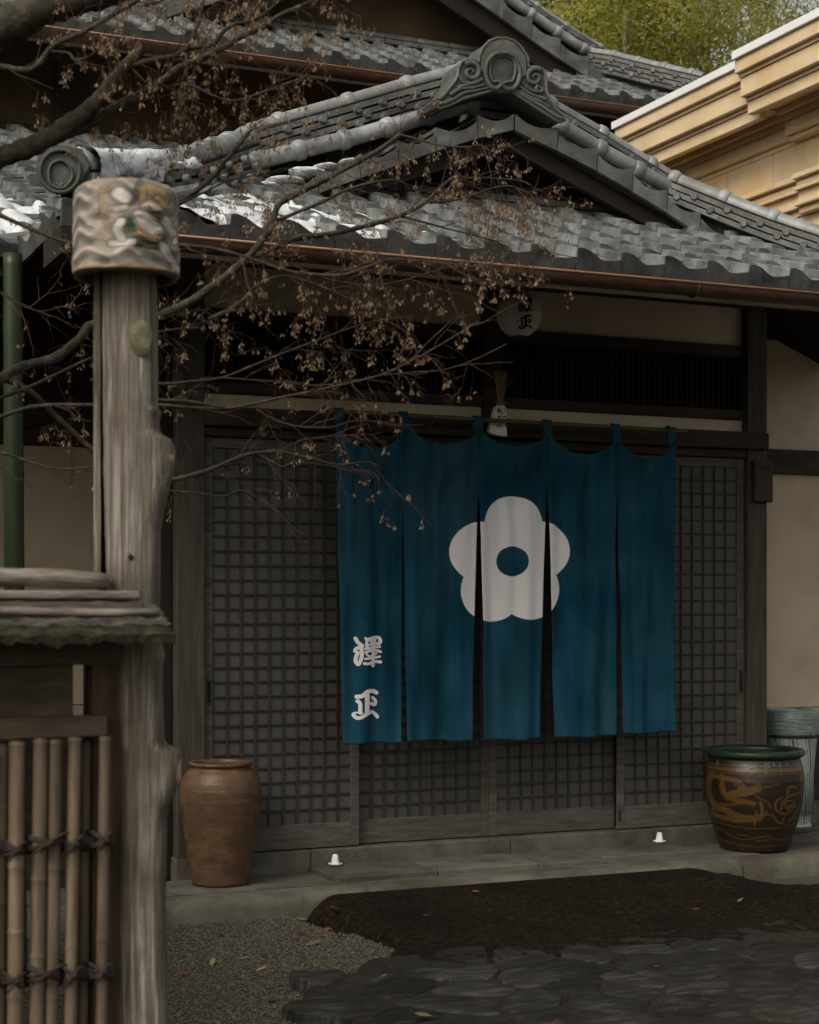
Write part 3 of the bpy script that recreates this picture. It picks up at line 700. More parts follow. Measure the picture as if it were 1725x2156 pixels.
# copper gutter: half round with a beaded rim
def gutter(parent, x0, x1, Y, z, r, name='gutter', step=1.2):
    mb = MB(); n = 12
    for X in (x0, x1):
        for rr in (r, r-.004):
            for k in range(n+1):
                a = math.pi*k/n; mb.v.append((X, Y-rr*math.cos(a), z-rr*math.sin(a)))
    m = n+1
    for k in range(n):
        mb.f += [(k, k+1, 2*m+k+1, 2*m+k), (m+k+1, m+k, 3*m+k, 3*m+k+1)]
        mb.f += [(k+1, k, m+k, m+k+1), (2*m+k, 2*m+k+1, 3*m+k+1, 3*m+k)]
    gt = mb.build(name, 'copper', parent, True, 50)
    MB().tube([(x0, Y-r, z), (x1, Y-r, z)], .006, 8).build('gutter_rim', 'copper_rim', gt, True)
    X = x0+.35
    while X < x1:
        mb = MB(); q = [(X, Y-(r+.004)*math.cos(a), z-(r+.004)*math.sin(a)) for a in [math.pi*k/8 for k in range(9)]]
        mb.tube(q, .005, 6).build('gutter_bracket', 'iron', gt); X += step
    return gt
gutter(roof, 1.5, 6.6, 6.46, 2.868, .052)
# ================================================================ two-storey house behind
house = thing('main_house', (5.8, 13.4, 0), 'two-storey house with large tiled gable roof behind the entrance hall', 'building')
YU, ZU, SU = 12.4, 5.70, math.atan(.45)
XA2 = 5.79; YG2 = 13.5
rf2 = deck('upper_roof', house, [[(.3, YU+.05, ZU-.04), (11.3, YU+.05, ZU-.04), (11.3, 14.0, ZU-.04+.45*1.55), (.3, 14.0, ZU-.04+.45*1.55)],
    [(XA2, 13.55, 7.15), (XA2, 17, 7.15), (.3, 17, 5.0), (.3, 13.55, 5.0)], [(XA2, 17, 7.15), (XA2, 13.55, 7.15), (11.3, 13.55, 5.0), (11.3, 17, 5.0)]])
PU = .236; upU = Vector((0, math.cos(SU), math.sin(SU)))*.21
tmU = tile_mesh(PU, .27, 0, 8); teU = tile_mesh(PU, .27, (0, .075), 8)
def inview(p, x0=-60, x1=1560):
    vx_, vy_ = px_of(p.x, p.y, p.z); return x0 < vx_ < x1 and vy_ > -60
def keepU(c, r, p):
    return inview(p) and p.x < 9.35-(p.y-YU)*.9 and p.y < 13.92
lay(rf2, teU, Vector((2.0, YU, ZU)), Vector((PU, 0, 0)), upU, range(33), [0], keepU, (SU-.1, 0, 0), 'eave_tile', .002)
lay(rf2, tmU, Vector((2.0, YU, ZU)), Vector((PU, 0, 0)), upU, range(33), range(1, 9), keepU, (SU-.1, 0, 0))
rp2 = [onY(x, y, YG2) for x, y in ((1062, -5), (1122, 39), (1182, 80), (1242, 119), (1297, 160))]
dv = (rp2[0]-rp2[2])/2; ext = []
p = rp2[0]
while p.x > XA2+.1: p = p+dv; ext.insert(0, p)
RP2 = ext+rp2
LP2 = [Vector((2*XA2-q.x, q.y, q.z)) for q in RP2]
verge(rf2, RP2, .19, .34, .05, sgn=1); verge(rf2, LP2, .19, .34, .05, sgn=-1)
for P in (RP2, LP2):
    a, b = P[0], P[-1]
    MB().hexa([a+Vector((0, .06, -.4)), b+Vector((0, .06, -.36)), b+Vector((0, .1, -.36)), a+Vector((0, .1, -.4)), a+Vector((0, .06, -.14)), b+Vector((0, .06, -.14)), b+Vector((0, .1, -.14)), a+Vector((0, .1, -.14))]).build('barge_board', 'black', rf2)  # near-black board carries the overhang's shade in its colour
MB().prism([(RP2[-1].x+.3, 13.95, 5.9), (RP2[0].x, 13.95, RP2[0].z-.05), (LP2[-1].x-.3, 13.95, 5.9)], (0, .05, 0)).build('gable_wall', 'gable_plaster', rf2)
for k in range(2):
    x = 3.0
    while x < 8.6:
        MB().box(x+.003, x+.317, 13.78+.03*k, 13.95, 6.36+.055*k, 6.4+.055*k, .004).build('flashing_tile', 'tile_mid', rf2); x += .32
ridge(rf2, [onY(x, y, 13.72)-Vector((0, 0, .02)) for x, y in ((1000, -50), (1092, 10), (1147, 47), (1202, 85), (1262, 122))], (0, -1, 0), 0, r=.044, piece=.3)
ridge(rf2, [onY(x, y, 13.95)-Vector((0, 0, .23)) for x, y in ((1060, -40), (1157, 26), (1212, 62), (1268, 96))], (0, -1, 0), 4, .044, .24, .14, .042, .36)
ridge(rf2, [onY(x, y, Y)-Vector((0, 0, .25)) for x, y, Y in ((1240, 100, 13.75), (1287, 106, 13.5), (1347, 121, 13.2), (1412, 136, 12.9), (1482, 152, 12.6))], (-.6, -.8, 0), 4, .048, .25, .15, .043, .3, knob_step=.24)
gutter(rf2, 2.2, 9.2, 12.28, 5.57, .07)
MB().tube([(XA2+1.7, 12.3, 5.5), (XA2+1.72, 12.3, 5.4), (XA2+1.68, 12.3, 5.33)], .012, 6).build('gutter_hook', 'iron', rf2)
rb2 = MB().box(-.03, .03, 0, 1.3, -.07, 0).mesh('rafter', MT['wood_dark'])
for i in range(20):
    o = link('rafter', rb2, rf2); o.location = (2.0+i*.36, YU+.12, ZU-.09); o.rotation_euler = (SU, 0, 0)
MB().box(.5, 9.2, YU+.05, YU+.08, ZU-.17, ZU-.08).build('fascia', 'wood_darkx', rf2)
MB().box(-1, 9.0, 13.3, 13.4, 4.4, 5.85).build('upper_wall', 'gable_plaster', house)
MB().box(2.86, 3.0, 13.24, 13.3, 4.4, 5.8).build('wall_post', 'wood_dark', house)
MB().box(-1, 9.0, 13.22, 13.3, 5.02, 5.14).build('wall_beam', 'wood_darkx', house)
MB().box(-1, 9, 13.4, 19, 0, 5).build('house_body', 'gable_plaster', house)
# lower roof of the house, seen past the corner of the entrance roof
SLo = math.atan(.365); Y0, Z0 = 7.36, 2.975
rf3 = deck('lower_roof', house, [[(-2.5, 7.42, Z0-.03), (1.4, 7.42, Z0-.03), (1.4, 13.3, Z0+.365*5.9-.03), (-2.5, 13.3, Z0+.365*5.9-.03)],
    [(1.4, 7.42, Z0-.03), (4.0, 10.3, Z0+.365*2.9-.03), (4.0, 13.3, Z0+.365*5.9-.03), (1.4, 13.3, Z0+.365*5.9-.03)]])
upL = Vector((0, math.cos(SLo), math.sin(SLo)))*.215
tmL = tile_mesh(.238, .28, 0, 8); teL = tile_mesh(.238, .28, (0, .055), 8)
def keepL(c, r, p):
    vx_, vy_ = px_of(p.x, p.y, p.z)
    return -160 < vx_ < 420 and p.x < 1.30+(p.y-7.36)*.93 and p.y < 13.25
lay(rf3, teL, Vector((-.88, Y0, Z0)), Vector((.238, 0, 0)), upL, range(10), [0], None, (SLo-.095, 0, 0), 'eave_tile', .002)
lay(rf3, tmL, Vector((-.88, Y0, Z0)), Vector((.238, 0, 0)), upL, range(21), range(1, 28), keepL, (SLo-.095, 0, 0))
MB().box(-2.5, 1.4, 7.44, 7.47, Z0-.12, Z0-.05).build('fascia', 'wood_darkx', rf3)
q0 = [Vector((1.36, 7.4, Z0+.035)), Vector((2.4, 8.5, Z0+.035+.365*1.1)), Vector((3.6, 9.8, Z0+.035+.365*2.4))]
MB().prism([q0[0]+Vector((-.1, .02, 0)), q0[2]+Vector((-.1, .02, 0)), q0[2]+Vector((.12, -.02, 0)), q0[0]+Vector((.12, -.02, 0))], (0, 0, -.02)).build('valley', 'tile_mid', rf3)

# ================================================================ yellow rendered building on the right
hallY = thing('yellow_building', (9, 10.4, 0), 'yellow stone-faced building with deep moulded cornice and zinc coping', 'building')
YB0, YB1, YBK = 8.9, 11.95, 10.12
def yb(name, x, z0, z1, y0=YB0, y1=YB1, mat='cream', b=.006, xb=7.9): return MB().box(x, xb, y0, y1, z0, z1, b).build(name, mat, hallY)
MB().box(7.56, 12, YB0, YB1-.05, 0, 5.2).build('building_body', 'cream', hallY)
for y0, y1, dx, dz in ((YB0, YBK-.002, 0, 0), (YBK+.002, YB1, .11, -.012)):
    yb('coping', 6.975+dx, 5.285+dz, 5.345+dz, y0, y1+(.012 if dx else 0), 'flashing', .004, 8.0)
    yb('cornice_band', 7.0+dx, 5.19+dz, 5.284+dz, y0, y1)
    yb('cornice_band', 7.035+dx, 5.165+dz, 5.189+dz, y0, y1, b=0)
    yb('cornice_band', 7.05+dx, 5.03+dz, 5.164+dz, y0, y1)
    yb('cornice_band', 7.095+dx, 5.005+dz, 5.029+dz, y0, y1, b=0)
    yb('cornice_band', 7.11+dx, 4.915+dz, 5.004+dz, y0, y1, xb=7.17+dx)
    yb('cornice_soffit', 7.17+dx, 4.985+dz, 5.004+dz, y0, y1, b=0)
    yb('cornice_bed', 7.36+dx*.6, 4.945+dz, 4.984+dz, y0, y1, b=0)
    yb('cornice_bed', 7.41+dx*.6, 4.90+dz, 4.944+dz, y0, y1, b=0)
    yb('cornice_bed', 7.43+dx*.6, 4.80+dz, 4.899+dz, y0, y1)
    yb('cornice_bed', 7.47+dx*.6, 4.765+dz, 4.799+dz, y0, y1, b=.003)
# facing panels with open joints
joints = [8.9, 9.83, 10.42, 11.0, 11.5, 11.93]
for a, b in zip(joints, joints[1:]):
    yb('facing_panel', 7.545, 4.5, 4.764, a+.005, b-.005, b=.004)
    yb('facing_panel', 7.545, 3.0, 4.22, a+.005, b-.005, b=.004)
for y0, y1, dx in ((YB0, 10.02, -.05), (10.025, 11.93, 0)):
    yb('string_course', 7.47+dx, 4.46, 4.499, y0, y1); yb('string_course', 7.505+dx, 4.41, 4.459, y0, y1, b=.012)
    yb('string_course', 7.485+dx, 4.385, 4.409, y0, y1, b=0); yb('string_course', 7.525+dx, 4.30, 4.384, y0, y1); yb('string_course', 7.49+dx, 4.27, 4.299, y0, y1); yb('string_course', 7.53+dx, 4.221, 4.269, y0, y1)

# ================================================================ trees far behind
def far_tree(x, y, t, rx, rz, mat, label, n, seed, trunk='culm', tr=.12, fr=0):
    r = np.random.default_rng(seed); c = onT(x, y, t)
    root = thing('bamboo_tree' if mat == 'foliage' else 'leafy_tree', (c.x, c.y, 0), label, 'tree', 'trees beyond the roofs')
    mb = MB(); ox_, oy_ = -SA*fr, -CA*fr
    mb.tube([(c.x+ox_, c.y+oy_, 0), (c.x+.1+ox_, c.y+oy_, c.z*.5), (c.x+.05+ox_, c.y+oy_, c.z), (c.x+.12+ox_, c.y+oy_, c.z+rz*1.5)], [tr, tr*.9, tr*.75, tr*.6], 8)
    for i in range(7):
        a = r.uniform(0, 6.28); h = c.z-rz*.5+i*rz*.2
        mb.tube([(c.x+.05, c.y, h), (c.x+math.cos(a)*rx*.4, c.y+math.sin(a)*rx*.4, h+rz*.25), (c.x+math.cos(a)*rx*.8, c.y+math.sin(a)*rx*.8, h+rz*.3)], [tr*.35, tr*.2, tr*.08], 5)
    mb.build('trunk', trunk, root, True)
    K = 70; cl = r.normal(size=(K, 3)); cl /= np.linalg.norm(cl, axis=1)[:, None]; cl *= (r.uniform(.15, 1, K)**.5)[:, None]*np.array([rx, rx, rz])
    idx = r.integers(0, K, n); P = cl[idx]+r.normal(size=(n, 3))*np.array([.28, .28, .2])*rx*.5+np.array(c)
    d = r.normal(size=(n, 3)); d[:, 2] -= .5; d /= np.linalg.norm(d, axis=1)[:, None]
    s = np.cross(d, r.normal(size=(n, 3))); s /= np.linalg.norm(s, axis=1)[:, None]
    n2 = n; L = r.uniform(.05, .11, n)[:, None]; Wd = L*.17
    V = np.stack([P, P+d*L*.5+s*Wd, P+d*L, P+d*L*.5-s*Wd], 1).reshape(-1, 3)
    me = bpy.data.meshes.new('crown'); me.from_pydata(V.tolist(), [], np.arange(4*n).reshape(-1, 4).tolist()); me.materials.append(MT[mat])
    link('crown', me, root)
far_tree(1200, 20, 27, 2.2, 1.6, 'foliage2', 'dense dark green tree rising right of the main house gable', 18000, 1)
far_tree(1310, 70, 25, 1.7, 1.5, 'foliage', 'yellow green bamboo thicket just above the main house corner ridge', 16000, 2, tr=.05)
far_tree(1455, 60, 25.5, 1.5, 1.5, 'foliage', 'feathery yellow green tree with a straight pale trunk', 8000, 3, tr=.055)
far_tree(1540, 45, 27, 1.3, 1.2, 'foliage', 'light green bamboo crown above the zinc coping', 3200, 4, tr=.05)
far_tree(1330, -10, 31, 2.6, 1.6, 'foliage2', 'shaded green tree behind the bamboo thicket', 12000, 5)
far_tree(1620, 0, 30, 1.2, .9, 'foliage', 'thin sparse bamboo top against the open sky', 900, 6, tr=.04)
far_tree(1480, 110, 29, 2.4, 1.8, 'foliage2', 'dark green tree mostly hidden by the yellow building', 9000, 8)
far_tree(1100, -60, 29, 2.4, 1.8, 'foliage2', 'tall green tree behind the main house gable slope', 12000, 9)

# ================================================================ snow left on the tiles
def snow_h(X, s):
    a = fbm(X*3.4, s*3.4, 4, 3)*1.25+.42*math.sin((X-1.44)/PW*6.283-2.6)-.5*(1-min(1, (s % EX)/.07))
    fade = 1.25-abs(X-2.05)*1.05 if X > 2.05 else 1.25-abs(X-2.05)*.5
    edge = min(1, s/.10)*.5
    return (a*.55+fade-.70-(.35-edge)-max(0, s-.62)*1.4)
mb = MB(); NX, NS = 300, 110; X0s, X1s, S1 = 1.62, 3.75, 1.0; keepm = {}
for j in range(NS+1):
    for i in range(NX+1):
        X = X0s+(X1s-X0s)*i/NX; s = .015+S1*j/NS
        h = snow_h(X, s); T = .034*(1-math.exp(-max(h, -1)*3)) if h > 0 else h*.25
        f = ((X-1.44)/PW) % 1
        surf = prof(f)*.92-.1*(s % EX)
        nrm = surf+max(-.03, T)-.003
        if X-1.46 < s*.9: nrm -= .1
        mb.v.append((X, YE+s*math.cos(SL)-nrm*math.sin(SL)*.6, ZE+s*math.sin(SL)+nrm)); keepm[len(mb.v)-1] = T
for j in range(NS):
    for i in range(NX):
        a = j*(NX+1)+i; q = (a, a+1, a+NX+2, a+NX+1)
        if max(keepm[k] for k in q) > -.012: mb.f.append(q)
tag(mb.build('snow', 'snow', None, True), 'melting snow patches on the front tiles of the entrance roof', 'snow', None, 'stuff')
mb = MB(); pth = resample(CLs, .02); n = len(pth); i0 = int(n*.40); sv = Vector((.77, -.64, 0)); K = 22
cnt = 0
for i in range(i0, n-1):
    e = (i-i0)/(n-1-i0); base_h = -.5+1.15*min(1, e*1.5)
    for k in range(K+1):
        a = -.75+(math.pi*.78+.75)*k/K
        h = base_h+1.5*fbm(i*.07, k*.16, 5, 3)-.55*max(0, (k/K-.55))*2-(.5 if (i*.02) % .19 < .035 else 0)*(1-.5*e)
        T = .026*(1-math.exp(-2.5*h)) if h > 0 else h*.03
        rr = .058*(1.04 if k > 8 else 1.04+.5*max(0, (8-k)/8)*.5)+max(-.02, T)
        mb.v.append(tuple(pth[i]+Vector((0, 0, 4*.046+.058*.35))+sv*math.cos(a)*rr*1.15+Vector((0, 0, math.sin(a)*rr))))
    cnt += 1
for i in range(cnt-1):
    for k in range(K): a = i*(K+1)+k; mb.f.append((a, a+1, a+K+2, a+K+1))
tag(mb.build('snow', 'snow', None, True), 'strip of snow on the corner ridge tiles', 'snow', None, 'stuff')
mb = MB()
for (x, y, Y, sx, sy) in ((600, 374, 7.88, .10, .022), (648, 356, 7.88, .10, .024), (690, 345, 7.88, .07, .018), (560, 386, 7.86, .07, .02), (735, 334, 7.9, .05, .012)):
    c = onY(x, y, Y); c.z -= .02
    mb.blob(c, 1, 14, 8, x, .25, (sx, .09, sy))
tag(mb.build('snow', 'snow', None, True), 'small snow patches on the left verge tiles', 'snow', None, 'stuff')
mb = MB(); NX, NS = 90, 90
def lowsnow(i, j):
    X = .9+1.2*i/NX; Y = 7.40+1.7*j/NS; s_ = (Y-Y0)/math.cos(SLo)
    h = .15+1.5*fbm(X*3.0, Y*3.0, 8, 3)-.6*max(0, (Y-8.0))-(1.5 if X > 1.2+(Y-7.36)*.93 else 0)
    T = .035*(1-math.exp(-3*h)) if h > 0 else max(-.04, h*.2)
    return X, Y, Z0+.365*(Y-Y0)+prof(((X+.88)/.238) % 1)*.9-.095*(s_ % .215)+T-.004, T
K_ = []
for j in range(NS+1):
    for i in range(NX+1):
        x, y, z, T = lowsnow(i, j); mb.v.append((x, y, z)); K_.append(T)
for j in range(NS):
    for i in range(NX):
        a = j*(NX+1)+i; q = (a, a+1, a+NX+2, a+NX+1)
        if max(K_[k] for k in q) > -.012: mb.f.append(q)
tag(mb.build('snow', 'snow', None, True), 'snow lying on the lower roof left of the round corner tile', 'snow', None, 'stuff')

# ================================================================ hedge added out of view to darken the left wall and ground
hedge = thing('added_shade_hedge', (-.9, 5.6, 0), 'added clipped evergreen hedge, out of view, shading the left side', 'hedge')
MB().box(-1.45, -.35, 4.0, 7.1, 0, 2.5, .12).build('branches', 'black', hedge)
r = np.random.default_rng(77); n = 14000
fx_ = r.uniform(-1.6, -.2, n); fy_ = r.uniform(3.85, 7.25, n); fz_ = r.uniform(.05, 2.68, n)
face = r.integers(0, 5, n); fx_ = np.where(face == 0, -.28+r.normal(0, .06, n), np.where(face == 1, -1.52+r.normal(0, .06, n), fx_)); fy_ = np.where(face == 2, 3.92+r.normal(0, .06, n), np.where(face == 3, 7.18+r.normal(0, .06, n), fy_)); fz_ = np.where(face == 4, 2.58+r.normal(0, .06, n), fz_)
Pn = np.stack([fx_, fy_, fz_], 1); d = r.normal(size=(n, 3)); d /= np.linalg.norm(d, axis=1)[:, None]; s_ = np.cross(d, r.normal(size=(n, 3))); s_ /= np.linalg.norm(s_, axis=1)[:, None]
L = r.uniform(.04, .08, n)[:, None]
Vn = np.stack([Pn, Pn+d*L*.5+s_*L*.25, Pn+d*L, Pn+d*L*.5-s_*L*.25], 1).reshape(-1, 3)
me = bpy.data.meshes.new('crown'); me.from_pydata(Vn.tolist(), [], np.arange(4*n).reshape(-1, 4).tolist()); me.materials.append(MT['foliage2']); link('crown', me, hedge)
# ================================================================ noren curtain
YN = 7.80
rodA, rodB = onY(690, 865, YN), onY(1446, 908, YN)
rod = thing('noren_rod', (rodA+rodB)/2, 'thin green bamboo rod carrying the blue curtain', 'rod')
q = [rodA.lerp(rodB, i/30) for i in range(31)]
MB().tube(q, [.0105+(.0015 if i % 5 == 0 else 0) for i in range(31)], 10).build('pole', 'rod', rod, True)
for x in (686, 1404):
    p = rodA.lerp(rodB, (x-690)/756); MB().tube([p+Vector((0, .09, .012)), p+Vector((0, .03, .014)), p+Vector((0, 0, .02)), p+Vector((0, -.014, .008)), p+Vector((0, -.014, -.006))], .007, 8).build('hook', 'iron', rod, True)
# the crest is dyed into the cloth: five overlapping discs and a bare centre, in cloth coordinates
cm = bpy.data.materials.new('indigo cloth'); cm.use_nodes = True
n_, l_ = cm.node_tree.nodes, cm.node_tree.links
uvn = n_.new('ShaderNodeUVMap'); uvn.uv_map = 'cloth'
def dist(cx, cy, r):
    d = n_.new('ShaderNodeVectorMath'); d.operation = 'DISTANCE'; d.inputs[1].default_value = (cx, cy, 0); l_.new(uvn.outputs[0], d.inputs[0])
    s = n_.new('ShaderNodeMath'); s.operation = 'SUBTRACT'; l_.new(d.outputs['Value'], s.inputs[0]); s.inputs[1].default_value = r; return s.outputs[0]
def mn(a, b, op='MINIMUM'):
    m = n_.new('ShaderNodeMath'); m.operation = op; l_.new(a, m.inputs[0]); l_.new(b, m.inputs[1]); return m.outputs[0]
acc = None
for c_ in ((1.079, 1.108, .063), (1.010, 1.163, .064), (1.136, 1.160, .062), (1.033, 1.243, .066), (1.115, 1.241, .064), (1.074, 1.185, .066)):
    dd_ = dist(*c_); acc = dd_ if acc is None else mn(acc, dd_)
hole = dist(1.0775, 1.182, .0318)
ng = n_.new('ShaderNodeMath'); ng.operation = 'MULTIPLY'; ng.inputs[1].default_value = -1; l_.new(hole, ng.inputs[0])
acc = mn(acc, ng.outputs[0], 'MAXIMUM')
mr = n_.new('ShaderNodeMapRange'); mr.inputs[1].default_value = .0008; mr.inputs[2].default_value = -.0008; l_.new(acc, mr.inputs[0])
tcn = n_.new('ShaderNodeTexCoord')
nz = n_.new('ShaderNodeTexNoise'); nz.inputs['Scale'].default_value = 3.2; nz.inputs['Detail'].default_value = 6; l_.new(tcn.outputs['Object'], nz.inputs['Vector'])
rp_ = n_.new('ShaderNodeValToRGB'); rp_.color_ramp.elements[0].position = .35; rp_.color_ramp.elements[1].position = .7
rp_.color_ramp.elements[0].color = (.0045, .040, .068, 1); rp_.color_ramp.elements[1].color = (.0145, .064, .1, 1); l_.new(nz.outputs[0], rp_.inputs[0])
fz = n_.new('ShaderNodeTexNoise'); fz.inputs['Scale'].default_value = 260; fz.inputs['Detail'].default_value = 2; l_.new(tcn.outputs['Object'], fz.inputs['Vector'])
hs = n_.new('ShaderNodeHueSaturation'); m2 = n_.new('ShaderNodeMapRange'); m2.inputs[1].default_value = .3; m2.inputs[2].default_value = .7; m2.inputs[3].default_value = .8; m2.inputs[4].default_value = 1.2
l_.new(fz.outputs[0], m2.inputs[0]); l_.new(m2.outputs[0], hs.inputs['Value']); l_.new(rp_.outputs[0], hs.inputs['Color'])
mpv = n_.new('ShaderNodeMapping'); mpv.inputs['Scale'].default_value = (16, 1, 1.3); l_.new(tcn.outputs['Object'], mpv.inputs[0])
nv_ = n_.new('ShaderNodeTexNoise'); nv_.inputs['Scale'].default_value = 1.6; nv_.inputs['Detail'].default_value = 5; l_.new(mpv.outputs[0], nv_.inputs['Vector'])
m3 = n_.new('ShaderNodeMapRange'); m3.inputs[1].default_value = .3; m3.inputs[2].default_value = .7; m3.inputs[3].default_value = .72; m3.inputs[4].default_value = 1.3; l_.new(nv_.outputs[0], m3.inputs[0])
hv = n_.new('ShaderNodeHueSaturation'); l_.new(m3.outputs[0], hv.inputs['Value']); l_.new(hs.outputs[0], hv.inputs['Color'])
fd = n_.new('ShaderNodeTexNoise'); fd.inputs['Scale'].default_value = 1.7; l_.new(tcn.outputs['Object'], fd.inputs['Vector'])
m4 = n_.new('ShaderNodeMapRange'); m4.inputs[1].default_value = .5; m4.inputs[2].default_value = .75; m4.inputs[3].default_value = 0; m4.inputs[4].default_value = .55; l_.new(fd.outputs[0], m4.inputs[0])
fx4 = n_.new('ShaderNodeMix'); fx4.data_type = 'RGBA'; l_.new(m4.outputs[0], fx4.inputs['Factor']); l_.new(hv.outputs[0], fx4.inputs['A']); fx4.inputs['B'].default_value = (.03, .075, .1, 1); hs = hv
mx = n_.new('ShaderNodeMix'); mx.data_type = 'RGBA'; l_.new(mr.outputs[0], mx.inputs['Factor']); l_.new(fx4.outputs['Result'], mx.inputs['A']); mx.inputs['B'].default_value = (.76, .75, .77, 1)
bs_ = n_['Principled BSDF']; bs_.inputs['Roughness'].default_value = .95; bs_.inputs['Specular IOR Level'].default_value = .1
l_.new(mx.outputs['Result'], bs_.inputs['Base Color'])
bp = n_.new('ShaderNodeBump'); bp.inputs['Strength'].default_value = .25; bp.inputs['Distance'].default_value = .003; l_.new(fz.outputs[0], bp.inputs['Height']); l_.new(bp.outputs[0], bs_.inputs['Normal'])
MT['cloth'] = cm
tops = [704, 848, 1005, 1151, 1295, 1420]
slit = [0, 1072, 1040, 1035, 1045, 0]
botL = [721, 854, 1020, 1169, 1310]; botR = [844, 991, 1136, 1296, 1421]
botY = [(1567, 1563), (1560, 1559), (1559, 1556), (1554, 1549), (1546, 1541)]
sag = [56, 34, 30, 40, 42]
def rod_y(x): return 865+(x-690)*(908-865)/756
def edge_x(i, side, y):
    k = i+side; x0 = tops[k]; xb = botL[i] if side == 0 else botR[i]
    y0 = slit[k] if 0 < k < 5 else 900
    if y <= y0:
        xm = (botL[k]+botR[k-1])/2 if 0 < k < 5 else xb
        return x0+(xm-x0)*(y-900)/(1560-900)*.35
    xs = edge_x(i, side, y0); t = (y-y0)/(1560-y0)
    return xs+(xb-xs)*t**.75
def fold(x, y):
    d = 0; h = (y-900)/660
    d += .013*math.sin(x*.055+.8*math.sin(y*.004)+1)*(.35+.65*h)+.006*math.sin(x*.13+y*.004)+.004*math.sin(x*.21-y*.006)*(1-h)
    for i in range(5):
        a, b = tops[i], tops[i+1]; m = (a+b)/2; wv = (b-a)/2
        if a-2 <= x <= b+2:
            e = (x-m)/wv
            d += -.030*math.exp(-((y-930-55*(1-abs(e)))/38)**2)*(1-e*e)      # swag of slack cloth under the hem
            d += .022*math.exp(-((y-985-70*(1-abs(e)))/45)**2)*(1-e*e)
    for i in range(6):
        for sg, j in ((1, i), (-1, i-1)):
            if 0 <= j < 5:
                wv = (tops[j+1]-tops[j])*.5; dx = (x-tops[i])*sg; 
                if 0 <= dx <= wv*1.15:
                    for k_, (sl, am) in enumerate(((.75, .012), (1.5, .012), (3.2, .009))):
                        dl = (y-(900+dx*sl))/math.hypot(1, sl); d -= am*math.exp(-(dl/(7+4*k_))**2)*max(0, 1-dx/(wv*1.15))
    d += .012*mnoise.noise(Vector((x*.012, y*.006, 2.2)))+.004*mnoise.noise(Vector((x*.05, y*.008, 7)))
    return d
def noren_pt(x, y, off=0):
    p = onY(x, y, YN); p.y += fold(x, y)-.012-off; return p
noren = thing('noren', (rodA+rodB)/2+Vector((0, 0, -.02)), 'five-panel indigo blue shop curtain with white plum blossom crest', 'curtain')
for i in range(5):
    nu, nv = 48, 150; mb = MB(); uv = []
    for j in range(nv+1):
        v = j/nv
        for k in range(nu+1):
            u = k/nu
            yt0 = rod_y(tops[i]+(tops[i+1]-tops[i])*u)+22+sag[i]*(4*u*(1-u))**.8
            yb_ = botY[i][0]+(botY[i][1]-botY[i][0])*u+1.5*math.sin(u*9+i)
            y = yt0+(yb_-yt0)*v
            x = edge_x(i, 0, y)+(edge_x(i, 1, y)-edge_x(i, 0, y))*u
            p = noren_pt(x, y, 0); mb.v.append(tuple(p)); uv.append((x/1000, y/1000))
    n0 = nu+1
    for j in range(nv):
        for k in range(nu): a = j*n0+k; mb.f.append((a, a+n0, a+n0+1, a+1))
    me = mb.mesh('noren_panel', cm, True)
    ul = me.uv_layers.new(name='cloth')
    for lp_ in me.loops: ul.data[lp_.index].uv = uv[lp_.vertex_index]
    o = link('noren_panel', me, noren)
    so = o.modifiers.new('thickness', 'SOLIDIFY'); so.thickness = .0025; so.offset = -1
    panel0 = o if i == 0 else panel0
MT['hem'] = M('indigo hem', [(.004, .043, .074), (.012, .066, .105)], 4, bump=.2, bscale=200, rough=.95)
for k, x in enumerate(tops):
    w_ = 10; xx = x+(8 if k == 0 else -8 if k == 5 else 0); mb = MB()
    c0 = onY(xx, rod_y(xx), YN); hw = .024
    ring = [(-.014, -.045), (-.0155, .0), (-.011, .013), (0, .017), (.011, .013), (.0155, 0), (.012, -.05)]
    lowp = onY(xx, rod_y(xx)+36, YN)
    ring[0] = (-.016, lowp.z-c0.z)
    for sx_ in (-hw, hw):
        for dy, dz in ring: mb.v.append((c0.x+sx_, YN+dy-.002, c0.z+dz))
    m_ = len(ring)
    for a in range(m_-1): mb.f.append((a, a+1, m_+a+1, m_+a))
    o = mb.build('loop', 'hem', noren, True); so = o.modifiers.new('thickness', 'SOLIDIFY'); so.thickness = .002
# brush lettering
def stroke_mesh(mb, pts, hw, place, layer):
    pv = [Vector((x, y, 0)) for x, y in pts]
    pv[0] = pv[0]+(pv[0]-pv[1]).normalized()*hw*.8; pv[-1] = pv[-1]+(pv[-1]-pv[-2]).normalized()*hw*.8
    q = resample(catmull(pv, 8), 6 if hw > 10 else 2.5); n = len(q); o = len(mb.v); st_ = 6 if hw > 10 else 2.5
    for i, p in enumerate(q):
        t = (q[min(n-1, i+1)]-q[max(0, i-1)]).normalized(); nn = Vector((-t.y, t.x, 0))
        e = min(i, n-1-i)*st_; w__ = hw*math.sqrt(max(.0, 1-max(0, 1-(e+2)/hw)**2))
        mb.v += [tuple(place(p.x+nn.x*w__, p.y+nn.y*w__, layer)), tuple(place(p.x, p.y, layer)), tuple(place(p.x-nn.x*w__, p.y-nn.y*w__, layer))]
    for i in range(n-1):
        a = o+i*3; mb.f += [(a, a+3, a+4, a+1), (a+1, a+4, a+5, a+2)]
SHO = [([(450, 1325), (540, 1310), (620, 1245), (730, 1232), (795, 1265)], 34), ([(622, 1300), (620, 1600)], 44), ([(715, 1340), (770, 1385), (762, 1455), (690, 1430)], 29), ([(458, 1400), (500, 1440), (500, 1590)], 32),
       ([(405, 1625), (440, 1665), (500, 1670), (600, 1620), (700, 1575), (760, 1600), (815, 1660)], 30), ([(392, 1605), (440, 1585), (540, 1600)], 14)]
